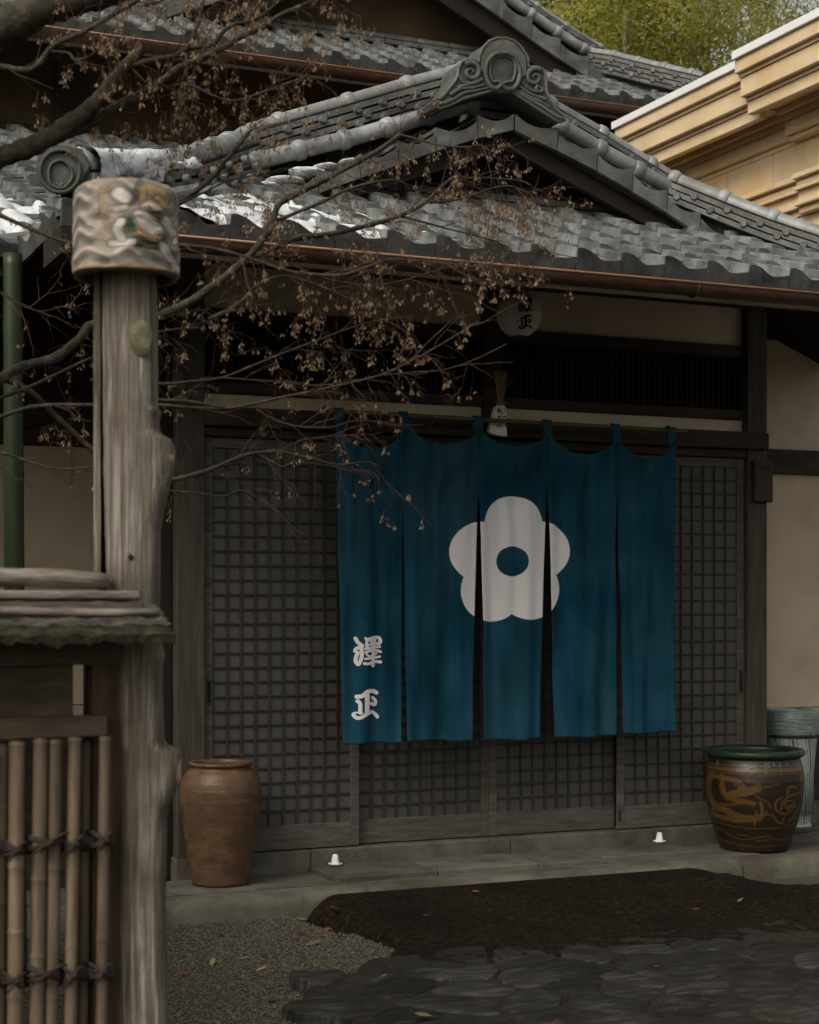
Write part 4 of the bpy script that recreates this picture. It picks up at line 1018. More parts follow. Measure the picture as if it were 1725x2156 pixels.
SAWA = [([(440, 362), (475, 430), (525, 475), (535, 500), (450, 540), (440, 580)], 29), ([(520, 510), (535, 600), (525, 700), (485, 795)], 29), ([(478, 600), (446, 690), (446, 755), (478, 795)], 29),
        ([(590, 362), (612, 420), (602, 470), (620, 500)], 23), ([(640, 385), (740, 355), (840, 362), (848, 440), (800, 455)], 28), ([(640, 472), (700, 470), (830, 455)], 18), ([(672, 400), (700, 480)], 18), ([(768, 380), (760, 450)], 20),
        ([(730, 400), (722, 815)], 32), ([(580, 535), (700, 522), (850, 503)], 20), ([(590, 592), (700, 562), (800, 567), (862, 590)], 22), ([(600, 620), (650, 660), (700, 650)], 17), ([(790, 610), (720, 660)], 17), ([(580, 702), (700, 692), (845, 667)], 20), ([(565, 778), (640, 782), (760, 747), (860, 757)], 24)]
for ch_ in (SAWA, SHO):
    mb = MB()
    for i, (p_, hw) in enumerate(ch_): stroke_mesh(mb, p_, hw, lambda x, y, L: noren_pt(690+x*.128, 1297.2+y*.128, .004+L*.0002), i)
    mb.build('lettering', 'white_print', panel0)

# ================================================================ paper lantern
LC = onY(1093, 662, 7.45); LR = 46/FPX*onY(1093, 662, 7.45).length*.98
lan = thing('paper_lantern', LC-Vector((0, 0, LR)), 'dim round paper lantern with black brush characters under the eaves', 'lantern')
pr = []
for i in range(41):
    a = -1.25+2.5*i/40; pr.append((LR*math.cos(a)*(1+.012*math.cos(i*math.pi)), LR*math.sin(a)*1.02))
MB().lathe(pr, 40, LC).build('paper_shade', 'lantern_paper', lan, True)
MB().lathe([(LR*.34, LR*.95), (LR*.36, LR*1.0), (LR*.36, LR*1.1), (LR*.2, LR*1.14)], 24, LC).build('top_ring', 'iron', lan, True, 40)
MB().lathe([(LR*.2, -LR*1.03), (LR*.33, -LR*1.02), (LR*.33, -LR*.96)], 24, LC).build('bottom_ring', 'iron', lan, True, 40)
MB().tube([LC+Vector((0, 0, LR*1.1)), LC+Vector((0, 0, .5))], .004, 6).build('cord', 'iron', lan)
def lan_pt(x, y, L, ox, oy, k, cx0, cy0):
    vx_, vy_ = ox+(x-cx0)*k, oy+(y-cy0)*k
    a, b, c = ray(vx_, vy_); d = Vector((a, b, c)); o = Vector((0, 0, EYE))-LC
    B = d.dot(o); Cc = o.dot(o)-(LR*1.03+L*.0002)**2; D = max(0, B*B-d.dot(d)*Cc)
    return Vector((0, 0, EYE))+d*((-B-math.sqrt(D))/d.dot(d))
mb = MB()
for i, (p_, hw) in enumerate(SHO): stroke_mesh(mb, p_, hw, lambda x, y, L: lan_pt(x, y, L, 1107, 678, .062, 615, 1450), i)
mb.build('lettering', 'ink', lan); mb = MB()
for i, (p_, hw) in enumerate(SAWA): stroke_mesh(mb, p_, hw, lambda x, y, L: lan_pt(x, y, L, 1107, 642, .062, 650, 580), i)
mb.build('lettering', 'ink', lan)

# ================================================================ straw charm on the middle post
YC = 7.87
def ch(x, y, Y=YC): return onY(1000.5+x*.1536, 607.2+y*.1536, Y)
charm = thing('straw_charm', ch(330, 1580), 'bundled straw charm wrapped in white paper with black writing', 'charm')
mb = MB(); r_ = random.Random(4)
for i in range(70):
    tx = r_.uniform(268, 438); bx = 350+(tx-352)*.32; dy = r_.uniform(-.012, .012)
    mb.tube([ch(bx, 1590)+Vector((0, dy*.4, 0)), ch((bx+tx)/2+r_.uniform(-5, 5), 1370)+Vector((0, dy*.7, 0)), ch(tx, 1135+r_.uniform(0, 20))+Vector((0, dy, 0))], .0014, 4)
mb.tube([ch(365, 1550), ch(430, 1360), ch(540, 1218)], .0016, 4)
tag(mb.build('straw', 'straw', charm), None, None, None, 'stuff')
mb = MB()
for k in range(4): mb.tube([ch(350+60*math.cos(a), 1575+k*6+10*math.sin(a), YC-.018*abs(math.sin(a))-.012) for a in [i*math.pi/8 for i in range(9)]], .002, 5)
mb.tube([ch(300, 1575, YC-.02), ch(270, 1555, YC-.02), ch(300, 1545, YC-.02), ch(340, 1575, YC-.02)], .002, 5); mb.tube([ch(360, 1575, YC-.02), ch(435, 1560, YC-.02)], .002, 5); mb.tube([ch(360, 1575, YC-.02), ch(430, 1595, YC-.02)], .002, 5)
mb.build('binding', 'straw', charm)
pp = [(270, 1660), (290, 1615), (335, 1597), (390, 1600), (425, 1640), (432, 1700), (415, 1800), (425, 1880), (440, 1985), (443, 2030), (420, 2010), (405, 2030), (385, 2008), (365, 2030), (340, 2005), (310, 2020), (270, 1995), (240, 2000), (195, 1960), (210, 1880), (245, 1800), (255, 1720)]
MB().prism([ch(x, y, YC-.025) for x, y in pp], (0, .03, 0)).build('paper_wrap', 'paper', charm)
mb = MB()
for i, (p_, hw) in enumerate([([(315, 1635), (310, 1690)], 7), ([(315, 1640), (350, 1640)], 5), ([(312, 1658), (352, 1656)], 5), ([(305, 1680), (375, 1672)], 6), ([(330, 1680), (325, 1710)], 6), ([(335, 1685), (375, 1715)], 8),
        ([(312, 1755), (355, 1752), (350, 1790)], 6), ([(335, 1755), (312, 1795)], 5), ([(290, 1880), (325, 1878)], 5), ([(308, 1880), (306, 1908)], 5), ([(335, 1885), (368, 1882)], 5), ([(350, 1880), (350, 1910)], 5), ([(385, 1755), (412, 1758)], 8), ([(405, 1640), (408, 1700)], 4)]):
    stroke_mesh(mb, p_, hw, lambda x, y, L: ch(x, y, YC-.0265-L*.0001), i)
mb.build('lettering', 'ink', charm)

# ================================================================ salt heaps by the doors
def salt(x, y, zb, label):
    c = onZ(x, y, zb)
    t = thing('salt_heap', c, label, 'salt heap', 'salt heaps beside the doors')
    MB().lathe([(.012, 0), (.02, .001), (.034, .008), (.036, .012), (.033, .012), (.02, .005), (.0, .004)], 28, c).build('dish', 'salt', t, True)
    MB().lathe([(.023, .005), (.021, .012), (.0145, .05), (.011, .056), (.0, .058)], 20, c).build('salt_cone', 'salt', t, True, 50)
salt(706, 1823, .1345, 'small white salt cone on a dish near the brown jar')
salt(1389, 1775, .1385, 'small white salt cone on a dish near the dragon pot')

# ================================================================ painted pots
def seg_dist(P, pts):
    d = np.full(len(P), 1e9)
    for (ax, ay), (bx, by) in zip(pts, pts[1:]):
        a = np.array([ax, ay]); b = np.array([bx, by]); ab = b-a; t = np.clip(((P-a)@ab)/max(ab@ab, 1e-9), 0, 1)
        d = np.minimum(d, np.linalg.norm(P-(a+t[:, None]*ab), axis=1))
    return d
def smooth2(pts): return [(p.x, p.y) for p in catmull([Vector((x, y, 0)) for x, y in pts], 6)]
jar_c = onY(465, 1855, 7.805); jar_c.z = Z_PAVE
dj = Vector((jar_c.x, jar_c.y)).dot(Vector((SA, CA))); kj = dj/FPX
jar = thing('stoneware_jar', jar_c, 'tall brown stoneware jar with horizontal rings beside the left door', 'jar')
jp = [(52, 0), (60, 3), (66, 40), (74, 90), (81, 140), (85.5, 180), (86, 205), (83, 225), (76, 240), (68, 249), (63, 252), (63, 257), (67, 260), (67.5, 264), (64, 267), (57, 266), (56, 258), (58, 245), (70, 230), (78, 190), (70, 100), (50, 12), (0, 10)]
prj = []
for i, ((r0, z0), (r1, z1)) in enumerate(zip(jp, jp[1:])):
    k = 7 if i < 8 else 2
    for j in range(k):
        r_ = r0+(r1-r0)*j/k; z_ = z0+(z1-z0)*j/k
        if i < 8: r_ += .7*mnoise.noise(Vector((z_*.16, 0, 3)))+.15*math.sin(z_*.55)
        prj.append((r_*kj, z_*kj*.965))
prj.append((jp[-1][0]*kj, jp[-1][1]*kj))
MB().lathe(prj, 64, jar_c).build('jar_body', 'terracotta', jar, True)

pot_c = onY(1589, 1780, 7.735); pot_c.z = Z_PAVE; kp_ = 1.03*(pot_c.x*SA+pot_c.y*CA)/FPX
pot = thing('dragon_pot', pot_c, 'wide dark brown glazed pot with golden dragon and green rim', 'pot')
pp_ = [(66, 0), (70, 4), (78, 30), (88, 60), (95, 90), (99, 120), (100, 145), (98, 165), (93, 182), (92, 188), (97, 191), (102, 195), (102, 202), (97, 206), (90, 205), (84, 200), (84, 190), (90, 160), (88, 110), (70, 20), (0, 15)]
prp = []
for i, ((r0, z0), (r1, z1)) in enumerate(zip(pp_, pp_[1:])):
    k = 16 if i < 8 else 4
    for j in range(k): prp.append(((r0+(r1-r0)*j/k)*kp_, (z0+(z1-z0)*j/k)*kp_))
prp.append((0, 15*kp_)); NL = 320
mb = MB().lathe(prp, NL, pot_c)
# design drawn in the pixels of the enlarged photo of the pot, wrapped round the wall
P3 = np.array(mb.v); ang = np.arctan2(P3[:, 1]-pot_c.y, P3[:, 0]-pot_c.x); zz = P3[:, 2]-pot_c.z
front = math.atan2(-pot_c.y, -pot_c.x)
da = (ang-front+math.pi) % (2*math.pi)-math.pi
rr = np.hypot(P3[:, 0]-pot_c.x, P3[:, 1]-pot_c.y)
ux = 1050+np.sin(np.clip(da, -1.55, 1.55))*520*(rr/(100*kp_)); ux = np.where(np.abs(da) > 1.55, -500, ux)
uy = 1010-zz/kp_*4.95
P2 = np.stack([ux, uy], 1)
colr = np.tile(np.array([.018, .0095, .005]), (len(P2), 1))
gold = np.array([.085, .046, .011]); green = np.array([.012, .028, .017])
lines = [([(600, 250), (570, 330), (580, 450), (660, 560), (760, 580), (860, 630), (1000, 650), (1100, 640)], 34), ([(640, 560), (620, 640), (740, 660), (900, 670), (1060, 650)], 26),
    ([(720, 250), (720, 340), (760, 440), (820, 450)], 30), ([(620, 250), (760, 260), (900, 290)], 22), ([(800, 430), (880, 400), (960, 390), (1040, 360), (1090, 340)], 40), ([(830, 470), (940, 480), (1040, 500)], 26), ([(900, 340), (1000, 360)], 24), ([(850, 320), (900, 300), (940, 320)], 12),
    ([(690, 520), (800, 520), (930, 500)], 9), ([(1130, 330), (1200, 335), (1290, 300)], 6), ([(1060, 420), (1130, 460), (1190, 490), (1220, 540)], 6), ([(1060, 580), (1100, 640), (1150, 610), (1170, 580)], 15), ([(1110, 490), (1130, 560), (1110, 630)], 17), ([(1060, 650), (1050, 710)], 14), ([(1180, 610), (1240, 620), (1280, 680), (1330, 705), (1350, 650)], 9),
    ([(1330, 440), (1270, 480), (1270, 560), (1330, 600), (1390, 610)], 11), ([(1480, 350), (1410, 340), (1385, 400), (1400, 430), (1460, 420), (1530, 420)], 13), ([(1400, 430), (1340, 490), (1320, 560)], 10), ([(1400, 560), (1360, 530), (1380, 480), (1440, 480), (1460, 530), (1430, 580), (1390, 580)], 10), ([(1410, 530), (1425, 535)], 20), ([(1500, 560), (1470, 600), (1440, 660), (1400, 690)], 10),
    ([(560, 680), (700, 720), (900, 745), (1100, 750), (1300, 745), (1500, 725)], 5), ([(600, 780), (720, 790), (820, 850), (940, 870), (1100, 840), (1200, 830), (1300, 880), (1400, 860), (1480, 800)], 5), ([(640, 890), (800, 915), (1050, 938), (1300, 930), (1420, 905)], 4), ([(1050, 880), (1200, 870)], 4), ([(860, 820), (1000, 830)], 4)]
for pts, hw in lines:
    d = seg_dist(P2, smooth2(pts)); jitter = 1
    a_ = np.clip((hw-d)/5+.5, 0, 1)[:, None]; colr = colr*(1-a_)+gold*a_
zp = zz/kp_
outer = np.arange(len(P3)) < NL*16*8
for z0, z1 in ((160, 163.5), (166, 173), (176, 178)):
    m_ = (zp > z0) & (zp < z1) & (P3[:, 2] > 0); colr[m_] = gold*.9
rim = zp > 184.5; colr[rim] = green
inside = np.arange(len(P3)) > NL*(16*8+4*6); colr[inside] = green*.6
for a0, ln in ((.22, 22), (.3, 10), (.42, 8), (.55, 20), (.75, 9), (-.9, 12)):
    m_ = (np.abs(da-a0) < .028) & (zp > 184-ln) & (zp <= 186); colr[m_] = np.array([.045, .075, .055])
mb.c = np.concatenate([colr, np.ones((len(colr), 1))], 1)
mb.build('pot_body', 'pot', pot, True)

um_c = onY(1667, 1745, 8.24); um_c.z = Z_PAVE; ku = (um_c.x*SA+um_c.y*CA)/FPX
um = thing('ceramic_stand', um_c, 'tall white and green ceramic umbrella stand behind the dragon pot', 'stand')
ups = [(40, 0), (42, 3), (42, 10), (40, 22), (42, 60), (46, 120), (51, 180), (54, 200), (57, 205), (58, 215), (58, 240), (56, 252), (52, 257), (48, 257), (46, 250), (46, 40), (0, 38)]
pru = []
for i, ((r0, z0), (r1, z1)) in enumerate(zip(ups, ups[1:])):
    k = 14 if i < 12 else 2
    for j in range(k): pru.append(((r0+(r1-r0)*j/k)*ku, (z0+(z1-z0)*j/k)*ku))
pru.append((0, 38*ku)); NU = 240
mb = MB().lathe(pru, NU, um_c); P3 = np.array(mb.v); zz = (P3[:, 2]-um_c.z)/ku; ang = np.arctan2(P3[:, 1]-um_c.y, P3[:, 0]-um_c.x)
colr = np.tile(np.array([.3, .315, .3]), (len(P3), 1))
teal = np.array([.02, .042, .042]); pale = np.array([.15, .185, .175]); pink = np.array([.28, .2, .165])
ph = ang*9
band = (zz > 18) & (zz < 198); stripes = band & (np.sin(zz*1.5) > .1); colr[stripes] = pink
pet = np.abs(np.sin(ph/2+.6*np.sin(zz*.035))); m_ = band & (pet < .22); colr[m_] = teal*1.6
m_ = band & (pet > .78); colr[m_] = pale*1.3
m_ = band & (np.abs(pet-.62) < .07); colr[m_] = teal
top = zz > 200; colr[top] = pale
lin = top & (np.sin(zz*2.1+1.2*np.sin(ang*3)) > .45); colr[lin] = teal*1.4
m_ = (zz > 198) & (zz < 206); colr[m_] = teal
bt = zz < 14; colr[bt] = teal*1.3
m_ = bt & (np.sin(ang*26) > .3); colr[m_] = np.array([.02, .04, .045])
colr = np.clip(colr*1.6, 0, .8)
mb.c = np.concatenate([colr, np.ones((len(colr), 1))], 1)
mb.build('stand_body', 'ceramic', um, True)
mb = MB()
for k in range(14):
    a = k*math.pi/7; mb.blob((um_c.x+57.5*ku*math.cos(a), um_c.y+57.5*ku*math.sin(a), um_c.z+205*ku), 3.2*ku, 8, 6)
tag(mb.build('bosses', MT['tile_dark'], um, True), None, None, None, 'stuff')
# ================================================================ rustic gate in the foreground
GT = 4.0                                   # depth of the post along the view axis
def gp(x, y, dt=0): return onT(x, y, GT+dt)
GY = gp(270, 1500).y
gk = GT/FPX
gate = thing('gate', (gp(268, 2156).x, GY, 0), 'weathered rustic gate with knotted silvery post, mossy bark roof and bamboo grille', 'gate')
# post: stacked rings following the crooked silhouette
edL = [(560, 219), (700, 219), (1000, 221), (1200, 226), (1300, 235), (1400, 246), (1700, 252), (2000, 250), (2156, 246), (2700, 240)]
edR = [(560, 326), (640, 328), (700, 330), (780, 331), (858, 331), (862, 338), (872, 337), (885, 333), (905, 335), (917, 341), (921, 352), (926, 361), (938, 366), (955, 368), (975, 367), (1000, 362), (1020, 357), (1045, 350), (1080, 342), (1120, 336), (1200, 336), (1290, 334), (1340, 336), (1362, 341), (1380, 346), (1396, 342), (1460, 341), (1555, 345), (1568, 349), (1574, 360), (1578, 374), (1583, 381), (1605, 383), (1630, 381), (1650, 376), (1665, 370), (1682, 361), (1700, 354), (1720, 350), (1760, 349), (1900, 347), (2000, 349), (2156, 351), (2700, 356)]
def lerp_t(tb, y):
    for (a, b), (c, d) in zip(tb, tb[1:]):
        if a <= y <= c: return b+(d-b)*(y-a)/(c-a)
    return tb[-1][1] if y > tb[-1][0] else tb[0][1]
mb = MB(); NR = 330; K = 28
fw = Vector((SA, CA, 0)); rt = Vector((CA, -SA, 0))
yb_end = HY+EYE/ GT*FPX
for i in range(NR+1):
    y = 560+(yb_end-560)*i/NR; xl, xr = lerp_t(edL, y), lerp_t(edR, y); c = gp((xl+xr)/2, y); rx = (xr-xl)/2*gk; ry = .062
    for k in range(K):
        a = 2*math.pi*k/K; ca_, sa_ = math.cos(a), math.sin(a); n_e = 3.2
        px_ = abs(ca_)**(2/n_e)*(1 if ca_ > 0 else -1); py_ = abs(sa_)**(2/n_e)*(1 if sa_ > 0 else -1)
        dis = 1+.025*fbm(ca_*1.5, sa_*1.5, y*.004)+.012*fbm(ca_*8, sa_*8, y*.01)
        mb.v.append(tuple(c+rt*px_*rx*dis+fw*py_*ry*dis))
for i in range(NR):
    for k in range(K): mb.f.append((i*K+k, i*K+(k+1) % K, i*K+K+(k+1) % K, i*K+K+k))
post = mb.build('post', 'silver', gate, True); post['label'] = 'silvery crooked log post with cut branch knots'
for x_, y_, rx_, rz_ in ((353, 962, 14, 38), (368, 1622, 14, 38)):
    mb = MB(); c_ = gp(x_, y_, -.012); o_ = 0
    mb.blob((0, 0, 0), 1, 20, 14, x_, .22)
    mb.v = [tuple(c_+rt*v[0]*rx_*gk+fw*v[1]*.03+Vector((0, 0, v[2]*rz_*gk))) for v in mb.v]
    mb.build('knot', 'knot', post, True)
# mossy branch scar and small hole on the front of the post
def scar(x, y, rx, ry, mat, bulge=.012, dt=-.064):
    c = gp(x, y, dt); mb = MB(); K = 20
    for s_, h in ((1, 0), (.85, bulge*.7), (.55, bulge), (.25, bulge*.8)):
        for k in range(K):
            a = 2*math.pi*k/K; q = c+rt*math.cos(a)*rx*gk*s_+Vector((0, 0, math.sin(a)*ry*gk*s_))-fw*h; mb.v.append(tuple(q))
    for r in range(3):
        for k in range(K): mb.f.append((r*K+k, r*K+(k+1) % K, r*K+K+(k+1) % K, r*K+K+k))
    mb.f.append(tuple(range(3*K, 4*K))); return mb.build('branch_scar', mat, post, True)
MT['scar'] = M('mossy cut wood', [(.05, .05, .024), (.105, .1, .06), (.2, .18, .14)], 22, bump=.5, bscale=40, rough=.9)
scar(297, 712, 24, 38, 'scar', .005); scar(275, 1173, 6, 6, 'black', .003)
# thin batten left of the post, with a dark slot between
MB().hexa([gp(197, 1210, -.02), gp(212, 1210, -.02), gp(212, 1210, .05), gp(197, 1210, .05), gp(197, 560, -.02), gp(211, 560, -.02), gp(211, 560, .05), gp(197, 560, .05)]).build('batten', 'silver', gate)
MB().hexa([gp(211, 1210, .02), gp(224, 1210, .02), gp(224, 1210, .05), gp(211, 1210, .05), gp(210, 560, .02), gp(222, 560, .02), gp(222, 560, .05), gp(210, 560, .05)]).build('slot_back', 'black', gate)

# cap: hollow ceramic drum with a moulded figure and waves
capc = gp(265.5, 500, 0); kc = gk
cap = thing('post_cap', (capc.x, capc.y, gp(265, 590).z), 'domed ceramic post cap with a moulded figure among waves', 'post cap')
NA, NZ = 200, 150
R0 = 102*kc; H0 = 196*kc; zb = gp(265, 592).z+.004
profc = []
for j in range(NZ+1):
    t = j/NZ
    if t < .76: r_ = R0*(1.0-.03*t); z_ = H0*t/.76*.80
    else:
        a = (t-.76)/.24*math.pi/2; r_ = R0*.977*(1-.55*(1-math.cos(a))); z_ = H0*(.80+.20*math.sin(a))
    profc.append((r_, z_))
P = []
for r_, z_ in profc:
    for k in range(NA): P.append((r_, 2*math.pi*k/NA, z_))
P = np.array(P); frontc = math.atan2(-capc.y, -capc.x)
dac = (P[:, 1]-frontc+math.pi) % (2*math.pi)-math.pi
# coordinates in the enlarged photo of the cap: x 100..1480, y 120..1400
ux = 790+np.sin(np.clip(dac, -1.55, 1.55))*690; ux = np.where(np.abs(dac) > 1.55, -900-np.abs(dac)*50, ux); uy = 1395-P[:, 2]/H0*1270
P2 = np.stack([ux, uy], 1)
hgt = np.zeros(len(P2)); col = np.tile(np.array([.27, .228, .185]), (len(P2), 1))
grey = np.array([.12, .12, .1]); 
def dab(pts, hw, h, color=None, soft=.5, base=0):
    global hgt, col
    d = seg_dist(P2, smooth2(pts) if len(pts) > 2 else pts)
    prof_ = np.sqrt(np.clip(1-(d/hw)**2, 0, 1)); hgt = np.maximum(hgt, base+h*prof_) if h > 0 else hgt+h*prof_
    if color is not None:
        if h > .012:      # dark outline painted round each raised piece as crevice shade
            g_ = .75*np.clip(1-np.abs(d-hw*1.12)/(10+hw*.22), 0, 1)[:, None]; col = col*(1-g_)+np.array((.06, .05, .04))*g_
        a_ = np.clip((hw-d)/(hw*soft*.6), 0, 1)[:, None]; col = col*(1-a_)+np.array(color)*a_
# wave crests on the left and bottom
for pts in ([(180, 520), (290, 440), (400, 540)], [(170, 880), (280, 690), (420, 850)], [(190, 1080), (290, 900), (420, 1000)], [(250, 1260), (400, 1170), (600, 1280)], [(700, 1250), (820, 1170), (950, 1260)], [(180, 330), (300, 260), (420, 350)], [(560, 320), (720, 230), (880, 360)], [(980, 1180), (1100, 1220), (1240, 1300)], [(1290, 260), (1380, 380), (1420, 520)], [(1300, 1120), (1400, 1060), (1460, 1180)]):
    dab(pts, 70, .008, None); dab([(x, y+55) for x, y in pts], 62, -.006, grey, 1.0)
    q = [(x, y-30) for x, y in pts]; dab(q, 34, .010, (.36, .315, .27), 1.0)
hgt_w = hgt.copy(); hgt = np.zeros(len(P2))
gold_ = (.28, .2, .085); white_ = (.5, .46, .41); brown_ = (.2, .13, .06)
dab([(730, 130), (600, 280), (545, 400), (540, 560), (550, 720), (600, 840), (640, 930)], 22, .014, (.27, .18, .09))
dab([(515, 400), (590, 395)], 26, .016, brown_); dab([(500, 720), (590, 730)], 26, .016, brown_)
dab([(720, 430), (780, 480)], 85, .020, white_); dab([(640, 640), (780, 610)], 38, .020, white_); dab([(850, 560), (900, 470)], 30, .018, (.08, .06, .04)); dab([(630, 655), (640, 650)], 24, .022, brown_)
dab([(980, 330), (1080, 340), (1170, 420)], 85, .022, gold_); dab([(950, 300), (960, 470)], 40, .022, gold_); dab([(1120, 450), (1200, 560)], 45, .024, gold_)
dab([(1040, 590), (1060, 610)], 100, .026, (.38, .32, .26)); dab([(1000, 580), (1050, 640), (1110, 630)], 20, .010, brown_, base=.022)
dab([(930, 700), (1050, 760), (1100, 800)], 70, .024, white_); dab([(960, 850), (1050, 900)], 130, .022, white_)
dab([(800, 770), (850, 880), (880, 1040), (1000, 1110), (1120, 1080), (1150, 950)], 62, .024, (.02, .05, .035)); dab([(930, 960), (1000, 1020), (1080, 1040)], 75, .028, (.09, .085, .03)); dab([(900, 880), (960, 960), (1110, 990)], 26, .026, (.3, .17, .06))
dab([(1180, 700), (1260, 800), (1340, 940)], 62, .024, white_); dab([(1340, 940), (1320, 1000)], 40, .026, white_); dab([(1290, 620), (1180, 640), (1130, 760)], 20, .022, (.1, .09, .08))
dab([(650, 1085), (780, 1070), (850, 1065)], 45, .020, white_); dab([(1170, 1080), (1230, 1180), (1300, 1260), (1340, 1310)], 60, .022, white_); dab([(1300, 1320), (1380, 1310)], 45, .022, white_)
dab([(1300, 770), (1400, 640), (1440, 700)], 24, .018, (.34, .26, .14)); dab([(740, 1010), (700, 900), (740, 800)], 50, .014, white_); dab([(1270, 300), (1210, 480)], 20, .016, gold_); dab([(960, 160), (945, 300)], 22, .014, (.1, .11, .11)); dab([(1420, 1080), (1390, 1200)], 26, .014, (.36, .29, .2)); dab([(1180, 640), (1300, 580), (1340, 460)], 26, .014, (.12, .14, .14))
hgt = np.where(hgt > .002, np.maximum(hgt_w, 0)*.3+hgt*1.5, hgt_w)
nzv = np.array([mnoise.noise(Vector((a*.006, b*.006, 0))) for a, b in P2]); hgt += nzv*.004; col *= (1+.35*nzv)[:, None]
lowb = (P[:, 2] < H0*.025); col[lowb] = np.array([.25, .165, .075])
rad = P[:, 0]+hgt*(P[:, 0]/R0)*1.2*np.clip(np.cos(dac)*1.25, .12, 1)
mb = MB(); mb.v = [(capc.x+r_*math.cos(a), capc.y+r_*math.sin(a), zb+z_) for r_, a, z_ in zip(rad, P[:, 1], P[:, 2])]
for j in range(NZ):
    for k in range(NA): mb.f.append((j*NA+k, j*NA+(k+1) % NA, j*NA+NA+(k+1) % NA, j*NA+NA+k))
mb.f.append(tuple(NZ*NA+k for k in range(NA)))
nin = len(mb.v)
for r_, z_ in ((R0*.93, 0), (R0*.93, H0*.7), (0.001, H0*.72)):
    for k in range(NA): a = 2*math.pi*k/NA; mb.v.append((capc.x+r_*math.cos(a), capc.y+r_*math.sin(a), zb+z_))
for k in range(NA):
    k2 = (k+1) % NA; mb.f.append((k2, k, nin+k, nin+k2))
    for r in range(2): mb.f.append((nin+r*NA+k2, nin+r*NA+k, nin+(r+1)*NA+k, nin+(r+1)*NA+k2))
ci = np.tile(np.array([.09, .065, .04]), (3*NA, 1)); c4 = np.concatenate([np.concatenate([col, ci]), np.ones((len(mb.v), 1))], 1); mb.c = np.clip(c4, 0, 1)
mb.build('cap_body', 'captile', cap, True)

# rail log, board, bark roof, battens
GX0 = -.25
def gx(x, y, dy=0): return onY(x, y, GY+dy)
ax = gx(226, 1221, -.05); n = 24
q = [Vector((GX0+(ax.x-GX0)*i/n, GY-.05+.004*math.sin(i), ax.z+.004*math.sin(i*.7)+.006*(1-i/n))) for i in range(n+1)]
MB().tube(q, [.0215+.0015*math.sin(i*2.1)+(-.004 if i == n else 0) for i in range(n+1)], 14).build('ridge_log', 'silverx', gate, True)
xe = gx(290, 1252, -.05).x
MB().box(GX0, xe, GY-.075, GY-.02, gx(200, 1262, -.05).z, gx(200, 1244, -.05).z, .004).build('ridge_board', 'silverx', gate)
def barkp(u, v, x1, y0, y1, z0, z1, seed, amp):
    X = GX0+(x1+.012*mnoise.noise(Vector((v*9, seed, 0)))-GX0)*u; f = fbm(X*22, v*3, seed, 4)
    Y = y0+(y1-y0)*v; Z = z0+(z1-z0)*v**1.1+amp*f*(.3+v); return (X, Y-.3*amp*f, Z)
def bark(name, mat, x1, y0, y1, z0, z1, th, seed, amp):
    mb = MB(); NU, NV = 130, 18
    mb.grid(NU, NV, lambda u, v: barkp(u, v, x1, y0, y1, z0, z1, seed, amp), True)
    o = len(mb.v); mb.grid(NU, NV, lambda u, v: tuple(Vector(barkp(u, v, x1, y0, y1, z0, z1, seed, amp))+Vector((0, .004, -th*(.7+.5*fbm(u*30, v*2, seed+9))))))
    n0 = NU+1
    for i in range(NU): a = NV*n0+i; mb.f.append((a, a+1, o+a+1, o+a))
    for j in range(NV): a = j*n0+NU; mb.f.append((a, a+n0, o+a+n0, o+a))
    return mb.build(name, mat, gate, True, 40)
zt_ = gx(200, 1263, -.06).z
bark('bark_layer', 'barkroof', gx(303, 1275, -.1).x, GY-.05, GY-.125, zt_+.004, zt_-.028, .012, 2, .005)
bark('bark_layer', 'moss', gx(352, 1310, -.16).x, GY-.07, GY-.235, zt_-.012, zt_-.078, .026, 5, .006)
bark('bark_layer', 'barkroof', gx(352, 1310, -.16).x-.004, GY-.06, GY-.2, zt_-.008, zt_-.056, .02, 8, .007)
zb2 = gx(300, 1287, -.14).z; q = [Vector((GX0+(gx(333, 1287, -.14).x-GX0)*i/12, GY-.155, zb2+.003*math.sin(i))) for i in range(13)]
MB().tube(q, .0085, 8).build('roof_batten', 'silverx', gate, True)
bark('bark_layer', 'barkroof', gx(352, 1310, -.16).x-.01, GY+.05, GY+.22, zt_-.01, zt_-.07, .02, 11, .006)
zr = gx(200, 1352, -.1).z
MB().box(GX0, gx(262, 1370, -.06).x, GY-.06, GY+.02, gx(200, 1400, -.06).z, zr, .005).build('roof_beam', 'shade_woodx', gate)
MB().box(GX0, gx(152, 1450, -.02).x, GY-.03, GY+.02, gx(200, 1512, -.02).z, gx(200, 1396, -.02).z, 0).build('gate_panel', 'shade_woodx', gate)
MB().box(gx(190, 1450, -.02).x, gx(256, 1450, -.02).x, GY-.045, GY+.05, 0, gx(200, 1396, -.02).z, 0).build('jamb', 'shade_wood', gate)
MB().box(GX0, gx(222, 1530, -.06).x, GY-.085, GY-.035, gx(100, 1554, -.06).z, gx(100, 1509, -.06).z, .004).build('grille_head', 'shade_woodx', gate)
